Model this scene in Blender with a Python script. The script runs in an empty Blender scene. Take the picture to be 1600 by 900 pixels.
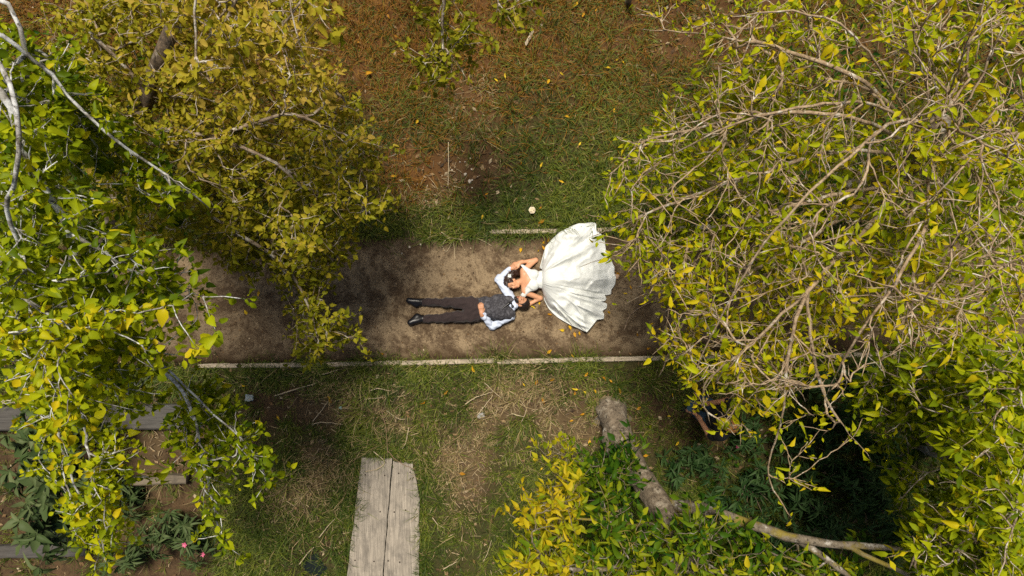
import bpy, math, random
import numpy as np
from mathutils import Matrix, Vector

# ------------------------------------------------------------------ camera, sky, sun, exposure
H = 10.5            # flying height of the camera above the path
S = 0.0097          # metres of ground per photograph pixel (1600 wide)
sc = bpy.context.scene
cam_d = bpy.data.cameras.new('camera'); cam = bpy.data.objects.new('camera', cam_d)
sc.collection.objects.link(cam); sc.camera = cam
cam.location = (0, 0, H); cam.rotation_euler = (0, 0, 0)
cam_d.sensor_width = 36; cam_d.lens = 36 * H / (1600 * S); cam_d.clip_start = 0.05; cam_d.clip_end = 1000
SUN_EL, SUN_AZ = math.radians(71), math.radians(350)     # azimuth clockwise from +Y (top of picture)
w = bpy.data.worlds.new('World'); sc.world = w; w.use_nodes = True
nt = w.node_tree; bg = nt.nodes['Background']
sky = nt.nodes.new('ShaderNodeTexSky'); sky.sky_type = 'NISHITA'; sky.sun_disc = False
sky.sun_elevation = SUN_EL; sky.sun_rotation = SUN_AZ; sky.dust_density = 4.0; sky.ozone_density = 0.6
nt.links.new(sky.outputs[0], bg.inputs[0]); bg.inputs[1].default_value = 0.052
sun_d = bpy.data.lights.new('sun', 'SUN'); sun = bpy.data.objects.new('sun', sun_d); sc.collection.objects.link(sun)
sun_d.energy = 3.8; sun_d.angle = math.radians(13); sun_d.color = (1.0, 0.93, 0.80)
dx, dy, dz = math.sin(SUN_AZ)*math.cos(SUN_EL), math.cos(SUN_AZ)*math.cos(SUN_EL), math.sin(SUN_EL)
sun.rotation_euler = Vector((dx, dy, dz)).to_track_quat('Z', 'Y').to_euler()
sc.view_settings.view_transform = 'Standard'; sc.view_settings.look = 'None'
sc.view_settings.exposure = 0.42; sc.view_settings.gamma = 1.0
sc.render.engine = 'CYCLES'; sc.cycles.use_denoising = False
sc.cycles.max_bounces = 5; sc.cycles.transparent_max_bounces = 4

rng = np.random.default_rng(7)
C = sc.collection

# ------------------------------------------------------------------ helpers
def at(px, py, z=0.0):
    k = S * (H - z) / H
    return np.array([(px - 800) * k, (450 - py) * k, z])
def topx(x, y):
    return 800 + x / S, 450 - y / S
def tag(o, label=None, cat=None, group=None, kind=None):
    if label: o['label'] = label
    if cat: o['category'] = cat
    if group: o['group'] = group
    if kind: o['kind'] = kind
    return o
def mesh(name, V, Fs, mat=None, smooth=False, attrs=None):
    """V (n,3); Fs one (m,k) int array or a list of them."""
    me = bpy.data.meshes.new(name)
    V = np.asarray(V, np.float32)
    if not isinstance(Fs, list): Fs = [Fs]
    Fs = [np.asarray(f, np.int32) for f in Fs if len(f)]
    me.vertices.add(len(V)); me.vertices.foreach_set('co', V.ravel())
    loops = np.concatenate([f.ravel() for f in Fs]); tot = np.concatenate([np.full(len(f), f.shape[1], np.int32) for f in Fs])
    st = np.concatenate([[0], np.cumsum(tot)[:-1]]).astype(np.int32)
    me.loops.add(len(loops)); me.loops.foreach_set('vertex_index', loops)
    me.polygons.add(len(tot)); me.polygons.foreach_set('loop_start', st)
    try: me.polygons.foreach_set('loop_total', tot)
    except Exception: pass
    if attrs:
        for k, a in attrs.items():
            at_ = me.attributes.new(k, 'FLOAT', 'POINT'); at_.data.foreach_set('value', np.asarray(a, np.float32))
    me.update(calc_edges=True)
    me.polygons.foreach_set('use_smooth', np.full(len(tot), bool(smooth)))
    me.validate()
    if mat: me.materials.append(mat)
    return me
def link(name, me, parent=None, loc=None):
    o = bpy.data.objects.new(name, me); C.objects.link(o)
    if parent: o.parent = parent
    if loc is not None: o.location = loc
    return o
def empty(name, loc=(0, 0, 0)):
    o = bpy.data.objects.new(name, None); C.objects.link(o); o.location = loc; o.empty_display_size = 0.1
    return o
_lat = {}
def vnoise(x, y, scale, seed=0):
    """smooth value noise 0..1"""
    if seed not in _lat: _lat[seed] = np.random.default_rng(1000 + seed).random((256, 256))
    L = _lat[seed]; x = np.asarray(x) / scale + 91.7; y = np.asarray(y) / scale + 57.3
    i = np.floor(x).astype(int); j = np.floor(y).astype(int); fx = x - i; fy = y - j
    fx = fx*fx*(3-2*fx); fy = fy*fy*(3-2*fy); i &= 255; j &= 255; i1 = (i+1) & 255; j1 = (j+1) & 255
    return (L[i, j]*(1-fx)+L[i1, j]*fx)*(1-fy) + (L[i, j1]*(1-fx)+L[i1, j1]*fx)*fy
def fbm(x, y, scale, seed=0, n=4):
    t = 0; a = 0.5; s = 0
    for k in range(n):
        t = t + a*vnoise(x, y, scale/2**k, seed+k); s += a; a *= .5
    return t / s
def sstep(a, b, x):
    t = np.clip((x-a)/(b-a), 0, 1); return t*t*(3-2*t)
def blob(px, py, cx, cy, rx, ry):
    return np.exp(-((px-cx)/rx)**2 - ((py-cy)/ry)**2)
def inpoly(px, py, poly):
    px = np.asarray(px); py = np.asarray(py); r = np.zeros(px.shape, bool); n = len(poly)
    for i in range(n):
        x0, y0 = poly[i]; x1, y1 = poly[(i+1) % n]
        c = ((y0 > py) != (y1 > py)) & (px < (x1-x0)*(py-y0)/((y1-y0) or 1e-9)+x0)
        r ^= c
    return r

# ------------------------------------------------------------------ materials
def new_mat(name):
    m = bpy.data.materials.new(name); m.use_nodes = True; t = m.node_tree
    return m, t, t.nodes['Principled BSDF']
def N(t, ty, **kw):
    n = t.nodes.new(ty)
    for k, v in kw.items():
        if k in ('operation', 'blend_type', 'data_type', 'attribute_name', 'feature', 'distance', 'wave_type', 'bands_direction', 'noise_dimensions'): setattr(n, k, v)
        else: n.inputs[k].default_value = v
    return n
def ramp(t, fac, stops):
    r = t.nodes.new('ShaderNodeValToRGB'); e = r.color_ramp.elements
    while len(e) < len(stops): e.new(0.5)
    for k, (p, c) in enumerate(stops): e[k].position = p; e[k].color = (*c, 1)
    t.links.new(fac, r.inputs[0]); return r.outputs[0]
def mix(t, a, b, f, bt='MIX'):
    m = t.nodes.new('ShaderNodeMix'); m.data_type = 'RGBA'; m.blend_type = bt
    for s, v in ((0, f), (6, a), (7, b)):
        if hasattr(v, 'node'): t.links.new(v, m.inputs[s])
        else: m.inputs[s].default_value = v if s == 0 else (*v, 1)
    return m.outputs[2]
def coords(t, scale=(1, 1, 1)):
    tc = t.nodes.new('ShaderNodeTexCoord'); mp = t.nodes.new('ShaderNodeMapping')
    mp.inputs['Scale'].default_value = scale; t.links.new(tc.outputs['Object'], mp.inputs[0]); return mp.outputs[0]
def noise(t, co, scale, detail=4, rough=0.6, dist=0.0):
    n = N(t, 'ShaderNodeTexNoise', Scale=scale, Detail=detail, Roughness=rough, Distortion=dist)
    t.links.new(co, n.inputs['Vector']); return n.outputs[0]
def bump(t, b, h, strength, dist):
    n = N(t, 'ShaderNodeBump', Strength=strength, Distance=dist); t.links.new(h, n.inputs['Height']); t.links.new(n.outputs[0], b.inputs['Normal'])
def attr(t, name):
    a = t.nodes.new('ShaderNodeAttribute'); a.attribute_name = name; return a.outputs['Fac']

def leaf_mat(name, stops, trans=0.42, rough=0.45):
    m, t, b = new_mat(name)
    c = ramp(t, attr(t, 'tint'), stops)
    n = noise(t, coords(t), 35, 2)
    c = mix(t, c, (0.09, 0.045, 0.008), ramp(t, n, [(0.66, (0, 0, 0)), (0.80, (.5, .5, .5))]))
    t.links.new(c, b.inputs['Base Color']); b.inputs['Roughness'].default_value = rough
    b.inputs['Specular IOR Level'].default_value = 0.10
    tr = t.nodes.new('ShaderNodeBsdfTranslucent'); t.links.new(c, tr.inputs[0])
    ms = t.nodes.new('ShaderNodeMixShader'); ms.inputs[0].default_value = trans
    out = t.nodes['Material Output']
    t.links.new(b.outputs[0], ms.inputs[1]); t.links.new(tr.outputs[0], ms.inputs[2]); t.links.new(ms.outputs[0], out.inputs[0])
    return m
def bark_mat(name, base, dark, light, patch=0.5, moss=None):
    m, t, b = new_mat(name); co = coords(t)
    c = mix(t, base, dark, ramp(t, noise(t, co, 14, 6, .7), [(0.42, (0, 0, 0)), (0.62, (1, 1, 1))]))
    c = mix(t, c, light, ramp(t, noise(t, co, 9, 3, .6), [(patch, (0, 0, 0)), (patch+0.12, (1, 1, 1))]))
    c = mix(t, c, tuple(v*.55 for v in dark), ramp(t, noise(t, coords(t, (1, 1, .13)), 30, 4, .6, .4), [(0.36, (.9, .9, .9)), (0.44, (0, 0, 0))]))
    if moss: c = mix(t, c, moss, ramp(t, noise(t, co, 3.5, 4, .6), [(0.50, (0, 0, 0)), (0.60, (.9, .9, .9))]))
    t.links.new(c, b.inputs['Base Color']); b.inputs['Roughness'].default_value = 0.9
    bump(t, b, noise(t, coords(t, (1, 1, .25)), 34, 6, .75), 0.6, 0.02)
    return m
def flat_mat(name, col, rough=0.6, var=0.25, scale=30, bs=0.2, bd=0.004, sheen=0, spec=0.4):
    m, t, b = new_mat(name); co = coords(t)
    n = noise(t, co, scale, 4, .6)
    c = mix(t, tuple(v*(1-var) for v in col), tuple(min(1, v*(1+var)) for v in col), n)
    t.links.new(c, b.inputs['Base Color']); b.inputs['Roughness'].default_value = rough
    b.inputs['Specular IOR Level'].default_value = spec
    if sheen: b.inputs['Sheen Weight'].default_value = sheen
    if bs: bump(t, b, n, bs, bd)
    return m
def wood_mat(name, lightc, darkc, ax=0, stain=(0.05, 0.04, 0.03)):
    m, t, b = new_mat(name)
    sc_ = [22, 22, 22]; sc_[ax] = 1.2
    g = noise(t, coords(t, tuple(sc_)), 2.2, 8, .75, .6)
    c = mix(t, darkc, lightc, ramp(t, g, [(0.34, (0, 0, 0)), (0.62, (1, 1, 1))]))
    c = mix(t, c, stain, ramp(t, noise(t, coords(t), 4.5, 5, .65), [(0.46, (0, 0, 0)), (0.75, (.75, .75, .75))]))
    c = mix(t, c, stain, ramp(t, noise(t, coords(t), 60, 3, .5), [(0.66, (0, 0, 0)), (0.74, (.7, .7, .7))]))
    t.links.new(c, b.inputs['Base Color']); b.inputs['Roughness'].default_value = 0.85
    bump(t, b, g, 0.6, 0.01)
    return m

# ------------------------------------------------------------------ ground shape and cover maps (in ground pixels)
def path_top(px):
    return 371 - (px-600)*0.012 + 10*(vnoise(px, 0*px, 45, 3)-.5) + 7*(vnoise(px, 0*px, 13, 4)-.5)
def edge_line(px):            # the lower timber edging
    return 572.5 - (px-330)*0.0185
def path_mask(px, py):
    return sstep(-8, 8, py-path_top(px)) * sstep(-5, 5, edge_line(px)-py)
WATER = [(-400, 780), (150, 780), (330, 840), (700, 840), (700, 1400), (-400, 1400)]
def water_mask(px, py):
    return (1.25*blob(px, py, 487, 897, 38, 26)*(.3+1.3*fbm(px*S, py*S, .25, 301)) + blob(px, py, 45, 860, 110, 55) + sstep(905, 960, py)*sstep(700, 560, px))
def ground_z(x, y):
    px, py = topx(x, y)
    pm = path_mask(px, py)
    h = 0.10*(fbm(x, y, 1.3, 11)-.5) + 0.05*(fbm(x, y, .25, 21)-.5)
    h = h*(1-pm) - 0.035*pm
    h = h - 0.12*sstep(575, 680, py) - 0.30*np.clip(water_mask(px, py), 0, 1.2)
    h = h + 0.02*sstep(365, 330, py)
    return h
def m_glow_litter(px, py):
    return np.clip(sstep(330, 40, py)*(0.62+0.38*sstep(1000, 650, px)) + .9*blob(px, py, 650, 275, 70, 45), 0, 1)  # orange flare glow painted in towards the top, plus the brown litter patch
def m_bare(px, py):
    x, y = px*S, py*S
    b = 1.0*blob(px, py, 742, 268, 62, 38) + 0.8*blob(px, py, 1100, 42, 120, 60) + .55*blob(px, py, 740, 160, 28, 55) \
        + .95*blob(px, py, 440, 632, 85, 30) + .55*blob(px, py, 660, 270, 60, 40) + .6*blob(px, py, 500, 865, 50, 30) \
        + .5*blob(px, py, 850, 640, 90, 45) + .35*blob(px, py, 730, 740, 30, 70) + .6*blob(px, py, 1080, 650, 160, 90) + .9*sstep(345, 290, px)*sstep(590, 640, py) + .3*blob(px, py, 400, 700, 80, 80)
    return np.clip(b + 0.5*(fbm(x, y, .8, 31)-.55), 0, 1)
def m_straw(px, py):
    x, y = px*S, py*S
    b = 1.0*blob(px, py, 800, 640, 120, 55) + .9*blob(px, py, 600, 630, 85, 40) + .85*blob(px, py, 718, 725, 38, 85) + .8*blob(px, py, 480, 725, 70, 85) \
        + .7*blob(px, py, 740, 165, 32, 55) + .6*blob(px, py, 660, 280, 60, 45) + .5*blob(px, py, 260, 700, 60, 60) + .4*blob(px, py, 900, 700, 60, 60)
    return np.clip(b*(0.05+1.45*sstep(.30, .68, fbm(x, y, .45, 41))), 0, 1)
# ------------------------------------------------------------------ setting: ground, path, pond
def axis(lo, hi, step, far):
    a = np.arange(lo, hi+step/2, step)
    g = []; d = step
    p = hi
    while p < far:
        d *= 1.5; p += d; g.append(p)
    g = np.array(g)
    q = []; d = step; p = lo
    while p > -far:
        d *= 1.5; p -= d; q.append(p)
    return np.concatenate([np.array(q)[::-1], a, g])
def grid_faces(nx, ny):
    i = np.arange(nx-1)[:, None]; j = np.arange(ny-1)[None, :]; a = i*ny+j
    return np.stack([a, a+ny, a+ny+1, a+1], -1).reshape(-1, 4)
def build_ground():
    X = axis(-9.2, 9.2, 0.045, 300); Y = axis(-5.6, 5.6, 0.045, 300)
    x, y = np.meshgrid(X, Y, indexing='ij'); z = ground_z(x, y); px, py = topx(x, y)
    m, t, b = new_mat('soil'); co = coords(t)
    f = noise(t, co, 3.5, 8, .7); g = noise(t, co, 38, 6, .75)
    soil = mix(t, (0.030, 0.019, 0.010), (0.115, 0.070, 0.034), ramp(t, f, [(.35, (0, 0, 0)), (.68, (1, 1, 1))]))
    soil = mix(t, soil, (0.16, 0.10, 0.05), ramp(t, g, [(.52, (0, 0, 0)), (.72, (.8, .8, .8))]))
    soil = mix(t, soil, (0.13, 0.09, 0.045), attr(t, 'straw'))
    glow_litter = mix(t, (0.060, 0.024, 0.008), (0.20, 0.092, 0.024), g)
    soil = mix(t, soil, glow_litter, attr(t, 'glow_litter'))  # soil takes on the painted orange glow and the litter brown
    green = mix(t, (0.016, 0.026, 0.005), (0.055, 0.070, 0.014), g)
    c = mix(t, green, soil, attr(t, 'bare'))
    t.links.new(c, b.inputs['Base Color']); b.inputs['Roughness'].default_value = 0.95; b.inputs['Specular IOR Level'].default_value = .2
    bump(t, b, g, 0.9, 0.03)
    pxr, pyr = px.ravel(), py.ravel()
    bare = np.clip(m_bare(pxr, pyr)*1.3 + m_straw(pxr, pyr)*.7 + m_glow_litter(pxr, pyr)*.9 + 0.25, 0, 1)
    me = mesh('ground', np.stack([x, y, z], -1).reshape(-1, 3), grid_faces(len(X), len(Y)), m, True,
              {'bare': bare, 'straw': m_straw(pxr, pyr)*.8, 'glow_litter': m_glow_litter(pxr, pyr)*.85})
    tag(link('ground', me), 'grassy and bare soil ground around the dirt path', None, None, 'structure')
build_ground()
def build_path():
    PX = np.arange(-120, 1760, 3.5); T = np.linspace(0, 1, 60)
    px, t_ = np.meshgrid(PX, T, indexing='ij')
    top = path_top(px); bot = edge_line(px) - 3 + 5*(vnoise(px, 0*px, 20, 6)-.5)
    py = top + (bot-top)*t_
    x, y = (px-800)*S, (450-py)*S
    e = np.minimum(t_, 1-t_)
    z = 0.004 + 0.018*(fbm(x, y, .5, 51)-.5) + 0.010*(fbm(x, y, .09, 61)-.5) - 0.05*sstep(.035, 0, e)
    m, t, b = new_mat('packed_dirt'); co = coords(t)
    f = noise(t, co, 1.9, 8, .78, .4); g = noise(t, co, 19, 8, .85); k = noise(t, co, 6.5, 6, .8)
    c = mix(t, (0.088, 0.058, 0.034), (0.262, 0.192, 0.116), ramp(t, f, [(.44, (0, 0, 0)), (.56, (1, 1, 1))]))
    c = mix(t, c, (0.070, 0.043, 0.023), ramp(t, k, [(.53, (0, 0, 0)), (.62, (.8, .8, .8))]))
    c = mix(t, c, (0.36, 0.262, 0.155), ramp(t, g, [(.53, (0, 0, 0)), (.66, (.75, .75, .75))]))
    c = mix(t, c, (0.035, 0.021, 0.010), ramp(t, noise(t, co, 48, 4, .6), [(.56, (0, 0, 0)), (.66, (.8, .8, .8))]))
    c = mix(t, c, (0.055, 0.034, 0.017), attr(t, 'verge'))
    t.links.new(c, b.inputs['Base Color']); b.inputs['Roughness'].default_value = 0.95; b.inputs['Specular IOR Level'].default_value = .15
    bump(t, b, g, 0.8, 0.02)
    verge = np.clip(sstep(.16, 0, e + .14*(fbm(x, y, .4, 71)-.5))*.85 + .55*sstep(560, 330, px)*fbm(x, y, .6, 75) + .5*sstep(960, 1120, px), 0, 1)  # dark soil along the edges; tree shade painted in towards both ends
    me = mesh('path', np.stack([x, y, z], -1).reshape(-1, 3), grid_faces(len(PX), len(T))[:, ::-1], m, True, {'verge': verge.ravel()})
    tag(link('path', me), 'trodden brown dirt path running across the picture', None, None, 'structure')
build_path()
def build_pond():
    m, t, b = new_mat('pond_water'); b.inputs['Base Color'].default_value = (0.012, 0.016, 0.015, 1); b.inputs['Roughness'].default_value = 0.12; b.inputs['Specular IOR Level'].default_value = 0.12
    bump(t, b, noise(t, coords(t), 6, 3, .5), 0.12, 0.03)
    P = np.array([(*at(p, q)[:2], -0.37) for p, q in WATER])
    me = mesh('pond', P, np.arange(len(P))[::-1][None, :], m)
    tag(link('pond', me), 'dark still water below the bank', None, None, 'structure')
build_pond()

# ------------------------------------------------------------------ grass, straw, litter (stuff)
def blades(base, ang, L, W, lean, tint):
    """arched 3-triangle blades"""
    n = len(base); d = np.stack([np.cos(ang), np.sin(ang), 0*ang], -1); s = np.stack([-np.sin(ang), np.cos(ang), 0*ang], -1)
    up = np.array([0, 0, 1.0])
    mid = base + d*(L*lean*.45)[:, None] + up*(L*np.sqrt(np.maximum(.02, 1-lean**2))*.6)[:, None]
    tip = base + d*(L*lean)[:, None] + up*(L*np.sqrt(np.maximum(.02, 1-lean**2))*.75)[:, None] + s*(L*.12*rng.normal(size=n))[:, None]
    w2 = (W/2)[:, None]
    V = np.stack([base-s*w2, base+s*w2, mid-s*w2*.8, mid+s*w2*.8, tip], 1).reshape(-1, 3)
    k = np.arange(n)[:, None]*5
    F = np.concatenate([k+[0, 1, 3], k+[0, 3, 2], k+[2, 3, 4]])
    return V, F, np.repeat(tint, 5)
def build_grass():
    n = 31000
    px = rng.uniform(-40, 1640, n); py = rng.uniform(-40, 940, n)
    x, y = (px-800)*S, (450-py)*S
    pm = path_mask(px, py)
    dens = 1 - 0.85*m_bare(px, py) - .35*m_straw(px, py)
    dens *= (1-pm)
    dens *= np.where(water_mask(px, py) > .95, 0, 1)
    dens *= 0.25 + 1.1*fbm(x, y, .7, 81)
    dens += .75*blob(py, 0*py, 586, 0, 20, 1)*(px > 300)*(px < 1020)*(fbm(x, y, .5, 83) > .47)
    dens += .7*blob(py, 0*py, 345, 0, 22, 1)*(px < 860)
    dens *= 1-.55*sstep(1050, 1200, px)
    keep = rng.random(n) < np.clip(dens, 0, 1)
    # a few tufts straying over the edging and onto the path verge
    px, py = px[keep], py[keep]
    ex = rng.uniform(330, 1040, 170); ey = edge_line(ex) - rng.uniform(-2, 13, 170)
    kk = vnoise(ex, 0*ex, 40, 9) > .45
    px = np.concatenate([px, ex[kk], rng.uniform(380, 900, 60), rng.uniform(536, 562, 90), rng.uniform(654, 668, 90), rng.uniform(925, 975, 40)]); py = np.concatenate([py, ey[kk], rng.uniform(362, 378, 60), rng.uniform(715, 930, 180), rng.uniform(612, 640, 40)])
    ok = ~inpoly(px, py, [(566, 719), (538, 935), (652, 935), (654, 775), (640, 728)]); px, py = px[ok], py[ok]
    x, y = (px-800)*S, (450-py)*S; m = len(px)
    nb = rng.integers(9, 22, m); idx = np.repeat(np.arange(m), nb); k = len(idx)
    big = (0.6 + 1.3*rng.random(m)**3) * (0.75+.5*vnoise(x, y, .6, 85))
    big = np.where(rng.random(m) < .05, big*1.7, big)
    a = rng.uniform(0, 2*np.pi, k); r = np.abs(rng.normal(0, .035, k))
    flow = 2*np.pi*vnoise(x, y, 1.1, 87)[idx]; a2 = a + .55*np.sin(flow-a)
    bx = x[idx]+r*np.cos(a); by = y[idx]+r*np.sin(a)
    bz = ground_z(bx, by)
    base = np.stack([bx, by, bz], -1)
    L = rng.uniform(.07, .24, k)*big[idx]; W = rng.uniform(.005, .010, k)
    lean = rng.uniform(.35, .97, k)
    ppx, ppy = px[idx], py[idx]
    g = 0.10 + .35*rng.random(k) + .22*(vnoise(bx, by, .5, 91)-.5)
    dry = np.clip(m_straw(ppx, ppy)*.75 + .05, 0, 1); isdry = rng.random(k) < dry
    tint = np.where(isdry, rng.uniform(.52, .70, k), np.clip(g, .02, .48))
    ru = rng.random(k) < m_glow_litter(ppx, ppy)*.72  # blades coloured with the painted orange glow and the litter patch
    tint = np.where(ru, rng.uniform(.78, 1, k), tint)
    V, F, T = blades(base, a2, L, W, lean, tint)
    mt, t, b = new_mat('grass')
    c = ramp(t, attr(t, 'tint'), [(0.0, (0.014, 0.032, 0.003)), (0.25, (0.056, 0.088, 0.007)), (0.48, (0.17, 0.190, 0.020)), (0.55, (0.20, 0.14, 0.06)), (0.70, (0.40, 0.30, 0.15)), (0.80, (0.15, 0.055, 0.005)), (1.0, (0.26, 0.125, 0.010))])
    t.links.new(c, b.inputs['Base Color']); b.inputs['Roughness'].default_value = .6; b.inputs['Specular IOR Level'].default_value = .25
    me = mesh('grass', V, F, mt, False, {'tint': T})
    tag(link('grass', me), 'green and dry tufted grass on both sides of the path', 'grass', None, 'stuff')
    # long lying straw
    n = 20000; px = rng.uniform(150, 1250, n); py = rng.uniform(100, 900, n)
    x, y = (px-800)*S, (450-py)*S
    k = (rng.random(n) < np.clip(m_straw(px, py)*1.0 + .05*(py > 575), 0, 1)) & (path_mask(px, py) < .3) & (water_mask(px, py) < .8)
    x, y = x[k], y[k]; n = len(x); a = rng.uniform(0, np.pi, n) + 0; L = rng.uniform(.04, .20, n)*rng.random(n)**.5; W = rng.uniform(.004, .011, n)
    d = np.stack([np.cos(a), np.sin(a), rng.normal(0, .22, n)], -1)*L[:, None]/2; s = np.stack([-np.sin(a), np.cos(a), rng.normal(0, .3, n)], -1)*W[:, None]/2
    c0 = np.stack([x, y, ground_z(x, y)+rng.uniform(.012, .06, n)], -1); bend = s*rng.normal(0, 1.3, n)[:, None]
    V = np.stack([c0-d-s, c0-d+s, c0+bend+s, c0+bend-s, c0+d+s, c0+d-s], 1).reshape(-1, 3); q = np.arange(n)[:, None]*6
    F = np.concatenate([q+[0, 1, 2, 3], q+[3, 2, 4, 5]])
    ms, t, b = new_mat('straw'); cc = ramp(t, attr(t, 'tint'), [(0, (0.07, 0.045, 0.02)), (.6, (0.20, 0.14, 0.07)), (1, (0.44, 0.34, 0.19))]); t.links.new(cc, b.inputs['Base Color']); b.inputs['Roughness'].default_value = .7
    me = mesh('straw', V, F, ms, False, {'tint': np.repeat(rng.random(n), 6)})
    tag(link('straw', me), 'loose dry straw lying on the lower bank', 'straw', None, 'stuff')
    # crumbs and small leaf litter over soil and path
    n = 22000; px = rng.uniform(-20, 1620, n); py = rng.uniform(-20, 920, n); x, y = (px-800)*S, (450-py)*S
    pm = path_mask(px, py)
    pr = .34*pm*(.3+1.2*vnoise(x, y, .5, 95)) + .55*m_bare(px, py)*(1-pm) + .8*blob(px, py, 655, 285, 55, 38) + .35*sstep(1040, 1120, px) + .3*sstep(330, 250, px) + .12
    pr = pr*np.where((px < 345) & (py > 590), .3, 1)
    k = (rng.random(n) < pr) & (water_mask(px, py) < .7); px, py, x, y = px[k], py[k], x[k], y[k]; n = len(x); pm = pm[k]
    z = np.where(pm > .5, .012, ground_z(x, y)+.02)
    a = rng.uniform(0, 6.3, n); L = np.where(pm > .5, rng.uniform(.006, .022, n), rng.uniform(.015, .05, n)); Wd = L*rng.uniform(.3, .7, n)
    d = np.stack([np.cos(a), np.sin(a), rng.normal(0, .25, n)], -1)*L[:, None]; s = np.stack([-np.sin(a), np.cos(a), rng.normal(0, .25, n)], -1)*Wd[:, None]
    c0 = np.stack([x, y, z], -1); u = np.array([0, 0, 1.0])*(L*.25)[:, None]
    V = np.stack([c0-d, c0-s, c0+d, c0+s, c0+u], 1).reshape(-1, 3); q = np.arange(n)[:, None]*5
    F = np.concatenate([q+[0, 1, 4], q+[1, 2, 4], q+[2, 3, 4], q+[3, 0, 4]])
    ml, t, b = new_mat('litter'); cc = ramp(t, attr(t, 'tint'), [(0, (0.035, 0.02, 0.009)), (.6, (0.16, 0.085, 0.03)), (.9, (0.27, 0.18, 0.09)), (1, (0.42, 0.34, 0.22))]); t.links.new(cc, b.inputs['Base Color']); b.inputs['Roughness'].default_value = .85
    me = mesh('leaf_litter', V, F, ml, False, {'tint': np.repeat(rng.random(n), 5)})
    tag(link('leaf_litter', me), 'brown crumbs of soil and dead leaf on path and bank', 'leaf litter', None, 'stuff')
build_grass()

# ------------------------------------------------------------------ tubes
def tube(P, R, sides=6, cap=True, lump=0.0):
    P = np.asarray(P, float); n = len(P); R = np.broadcast_to(np.asarray(R, float), (n,))
    T = np.gradient(P, axis=0); T /= np.linalg.norm(T, axis=1)[:, None]+1e-9
    ref = np.array([0.31, 0.17, 0.93]); ref = ref if abs(T[0] @ ref) < .9 else np.array([1.0, .1, 0])
    u = np.cross(T, ref); u /= np.linalg.norm(u, axis=1)[:, None]+1e-9; v = np.cross(T, u)
    th = np.arange(sides)*2*np.pi/sides
    rr = R[:, None]*(1+lump*rng.normal(size=(n, sides)))
    V = P[:, None]+(np.cos(th)[None, :, None]*u[:, None]+np.sin(th)[None, :, None]*v[:, None])*rr[:, :, None]
    V = V.reshape(-1, 3); F = []
    i = np.arange(n-1)[:, None]*sides; j = np.arange(sides)[None, :]; j1 = (j+1) % sides
    Q = np.stack([i+j, i+j1, i+sides+j1, i+sides+j], -1).reshape(-1, 4)
    V = np.concatenate([V, P[:1], P[-1:]]); a = n*sides
    jj = np.arange(sides); T3 = np.concatenate([np.stack([np.full(sides, a), (jj+1) % sides, jj], -1), np.stack([np.full(sides, a+1), (n-1)*sides+jj, (n-1)*sides+(jj+1) % sides], -1)])
    return V, Q, T3
class Bag:
    def __init__(s): s.V = []; s.Q = []; s.T = []; s.n = 0
    def add(s, V, Q=None, T=None):
        if Q is not None and len(Q): s.Q.append(np.asarray(Q)+s.n)
        if T is not None and len(T): s.T.append(np.asarray(T)+s.n)
        s.V.append(V); s.n += len(V)
    def build(s, name, mat, parent=None, smooth=True):
        Fs = []
        if s.Q: Fs.append(np.concatenate(s.Q))
        if s.T: Fs.append(np.concatenate(s.T))
        return link(name, mesh(name, np.concatenate(s.V), Fs, mat, smooth), parent)
def spline(P, step):
    P = np.asarray(P, float); Q = np.vstack([2*P[0]-P[1], P, 2*P[-1]-P[-2]]); out = []
    for i in range(1, len(Q)-2):
        L = np.linalg.norm(Q[i+1][:3]-Q[i][:3]); n = max(2, int(round(L/step)))
        t = np.arange(n)[:, None]/n
        out.append(.5*(2*Q[i]+(Q[i+1]-Q[i-1])*t+(2*Q[i-1]-5*Q[i]+4*Q[i+1]-Q[i+2])*t**2+(3*Q[i]-Q[i-1]-3*Q[i+1]+Q[i+2])*t**3))
    return np.vstack(out+[P[-1:]])
def unit(v): return v/(np.linalg.norm(v, axis=-1, keepdims=True)+1e-9)

# ------------------------------------------------------------------ leaves
def leaf_template(kind, curl, fold, wav):
    """x: stalk to tip in 0..1, y: width, z: curl. Stalk from -pet to 0"""
    if kind == 'round': xs = [0, .18, .48, .78, 1.0]; ws = [.05, .34, .42, .24, 0.0]; pet = .5
    elif kind == 'ovate': xs = [0, .22, .5, .8, 1.0]; ws = [.03, .24, .27, .13, 0.0]; pet = .35
    else: xs = [0, .25, .55, .82, 1.0]; ws = [.02, .11, .13, .07, 0.0]; pet = .12
    V = []; F = []
    for i, (x, wd) in enumerate(zip(xs, ws)):
        z = curl*(x**2) ; e = wav*(1 if i % 2 else -1)*wd
        if i < 4: V += [(x, wd, z+fold*wd+e), (x, 0, z), (x, -wd, z+fold*wd-e)]
        else: V += [(x, 0, z)]
    for i in range(3):
        a = i*3; F += [(a, a+1, a+4, a+3), (a+1, a+2, a+5, a+4)]
    T = [(9, 10, 12), (10, 11, 12)]
    V += [(-pet, .018, .0), (-pet, -.018, 0), (0, -.018, 0), (0, .018, 0)]; F += [(13, 14, 15, 16)]
    return np.array(V, float), np.array(F), np.array(T)
TEMPL = {k: [leaf_template(k, c, f, w_) for c, f, w_ in ((-.3, .45, .15), (-.55, 1.0, .25), (.18, .30, -.3), (-.95, .6, .2))] for k in ('round', 'ovate', 'lance')}
NT = 10
def leaf_frames(D, Nn):
    x = unit(D); z = unit(Nn - x*np.sum(Nn*x, -1, keepdims=True)); y = np.cross(z, x)
    return np.stack([x, y, z], -1)          # columns
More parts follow.
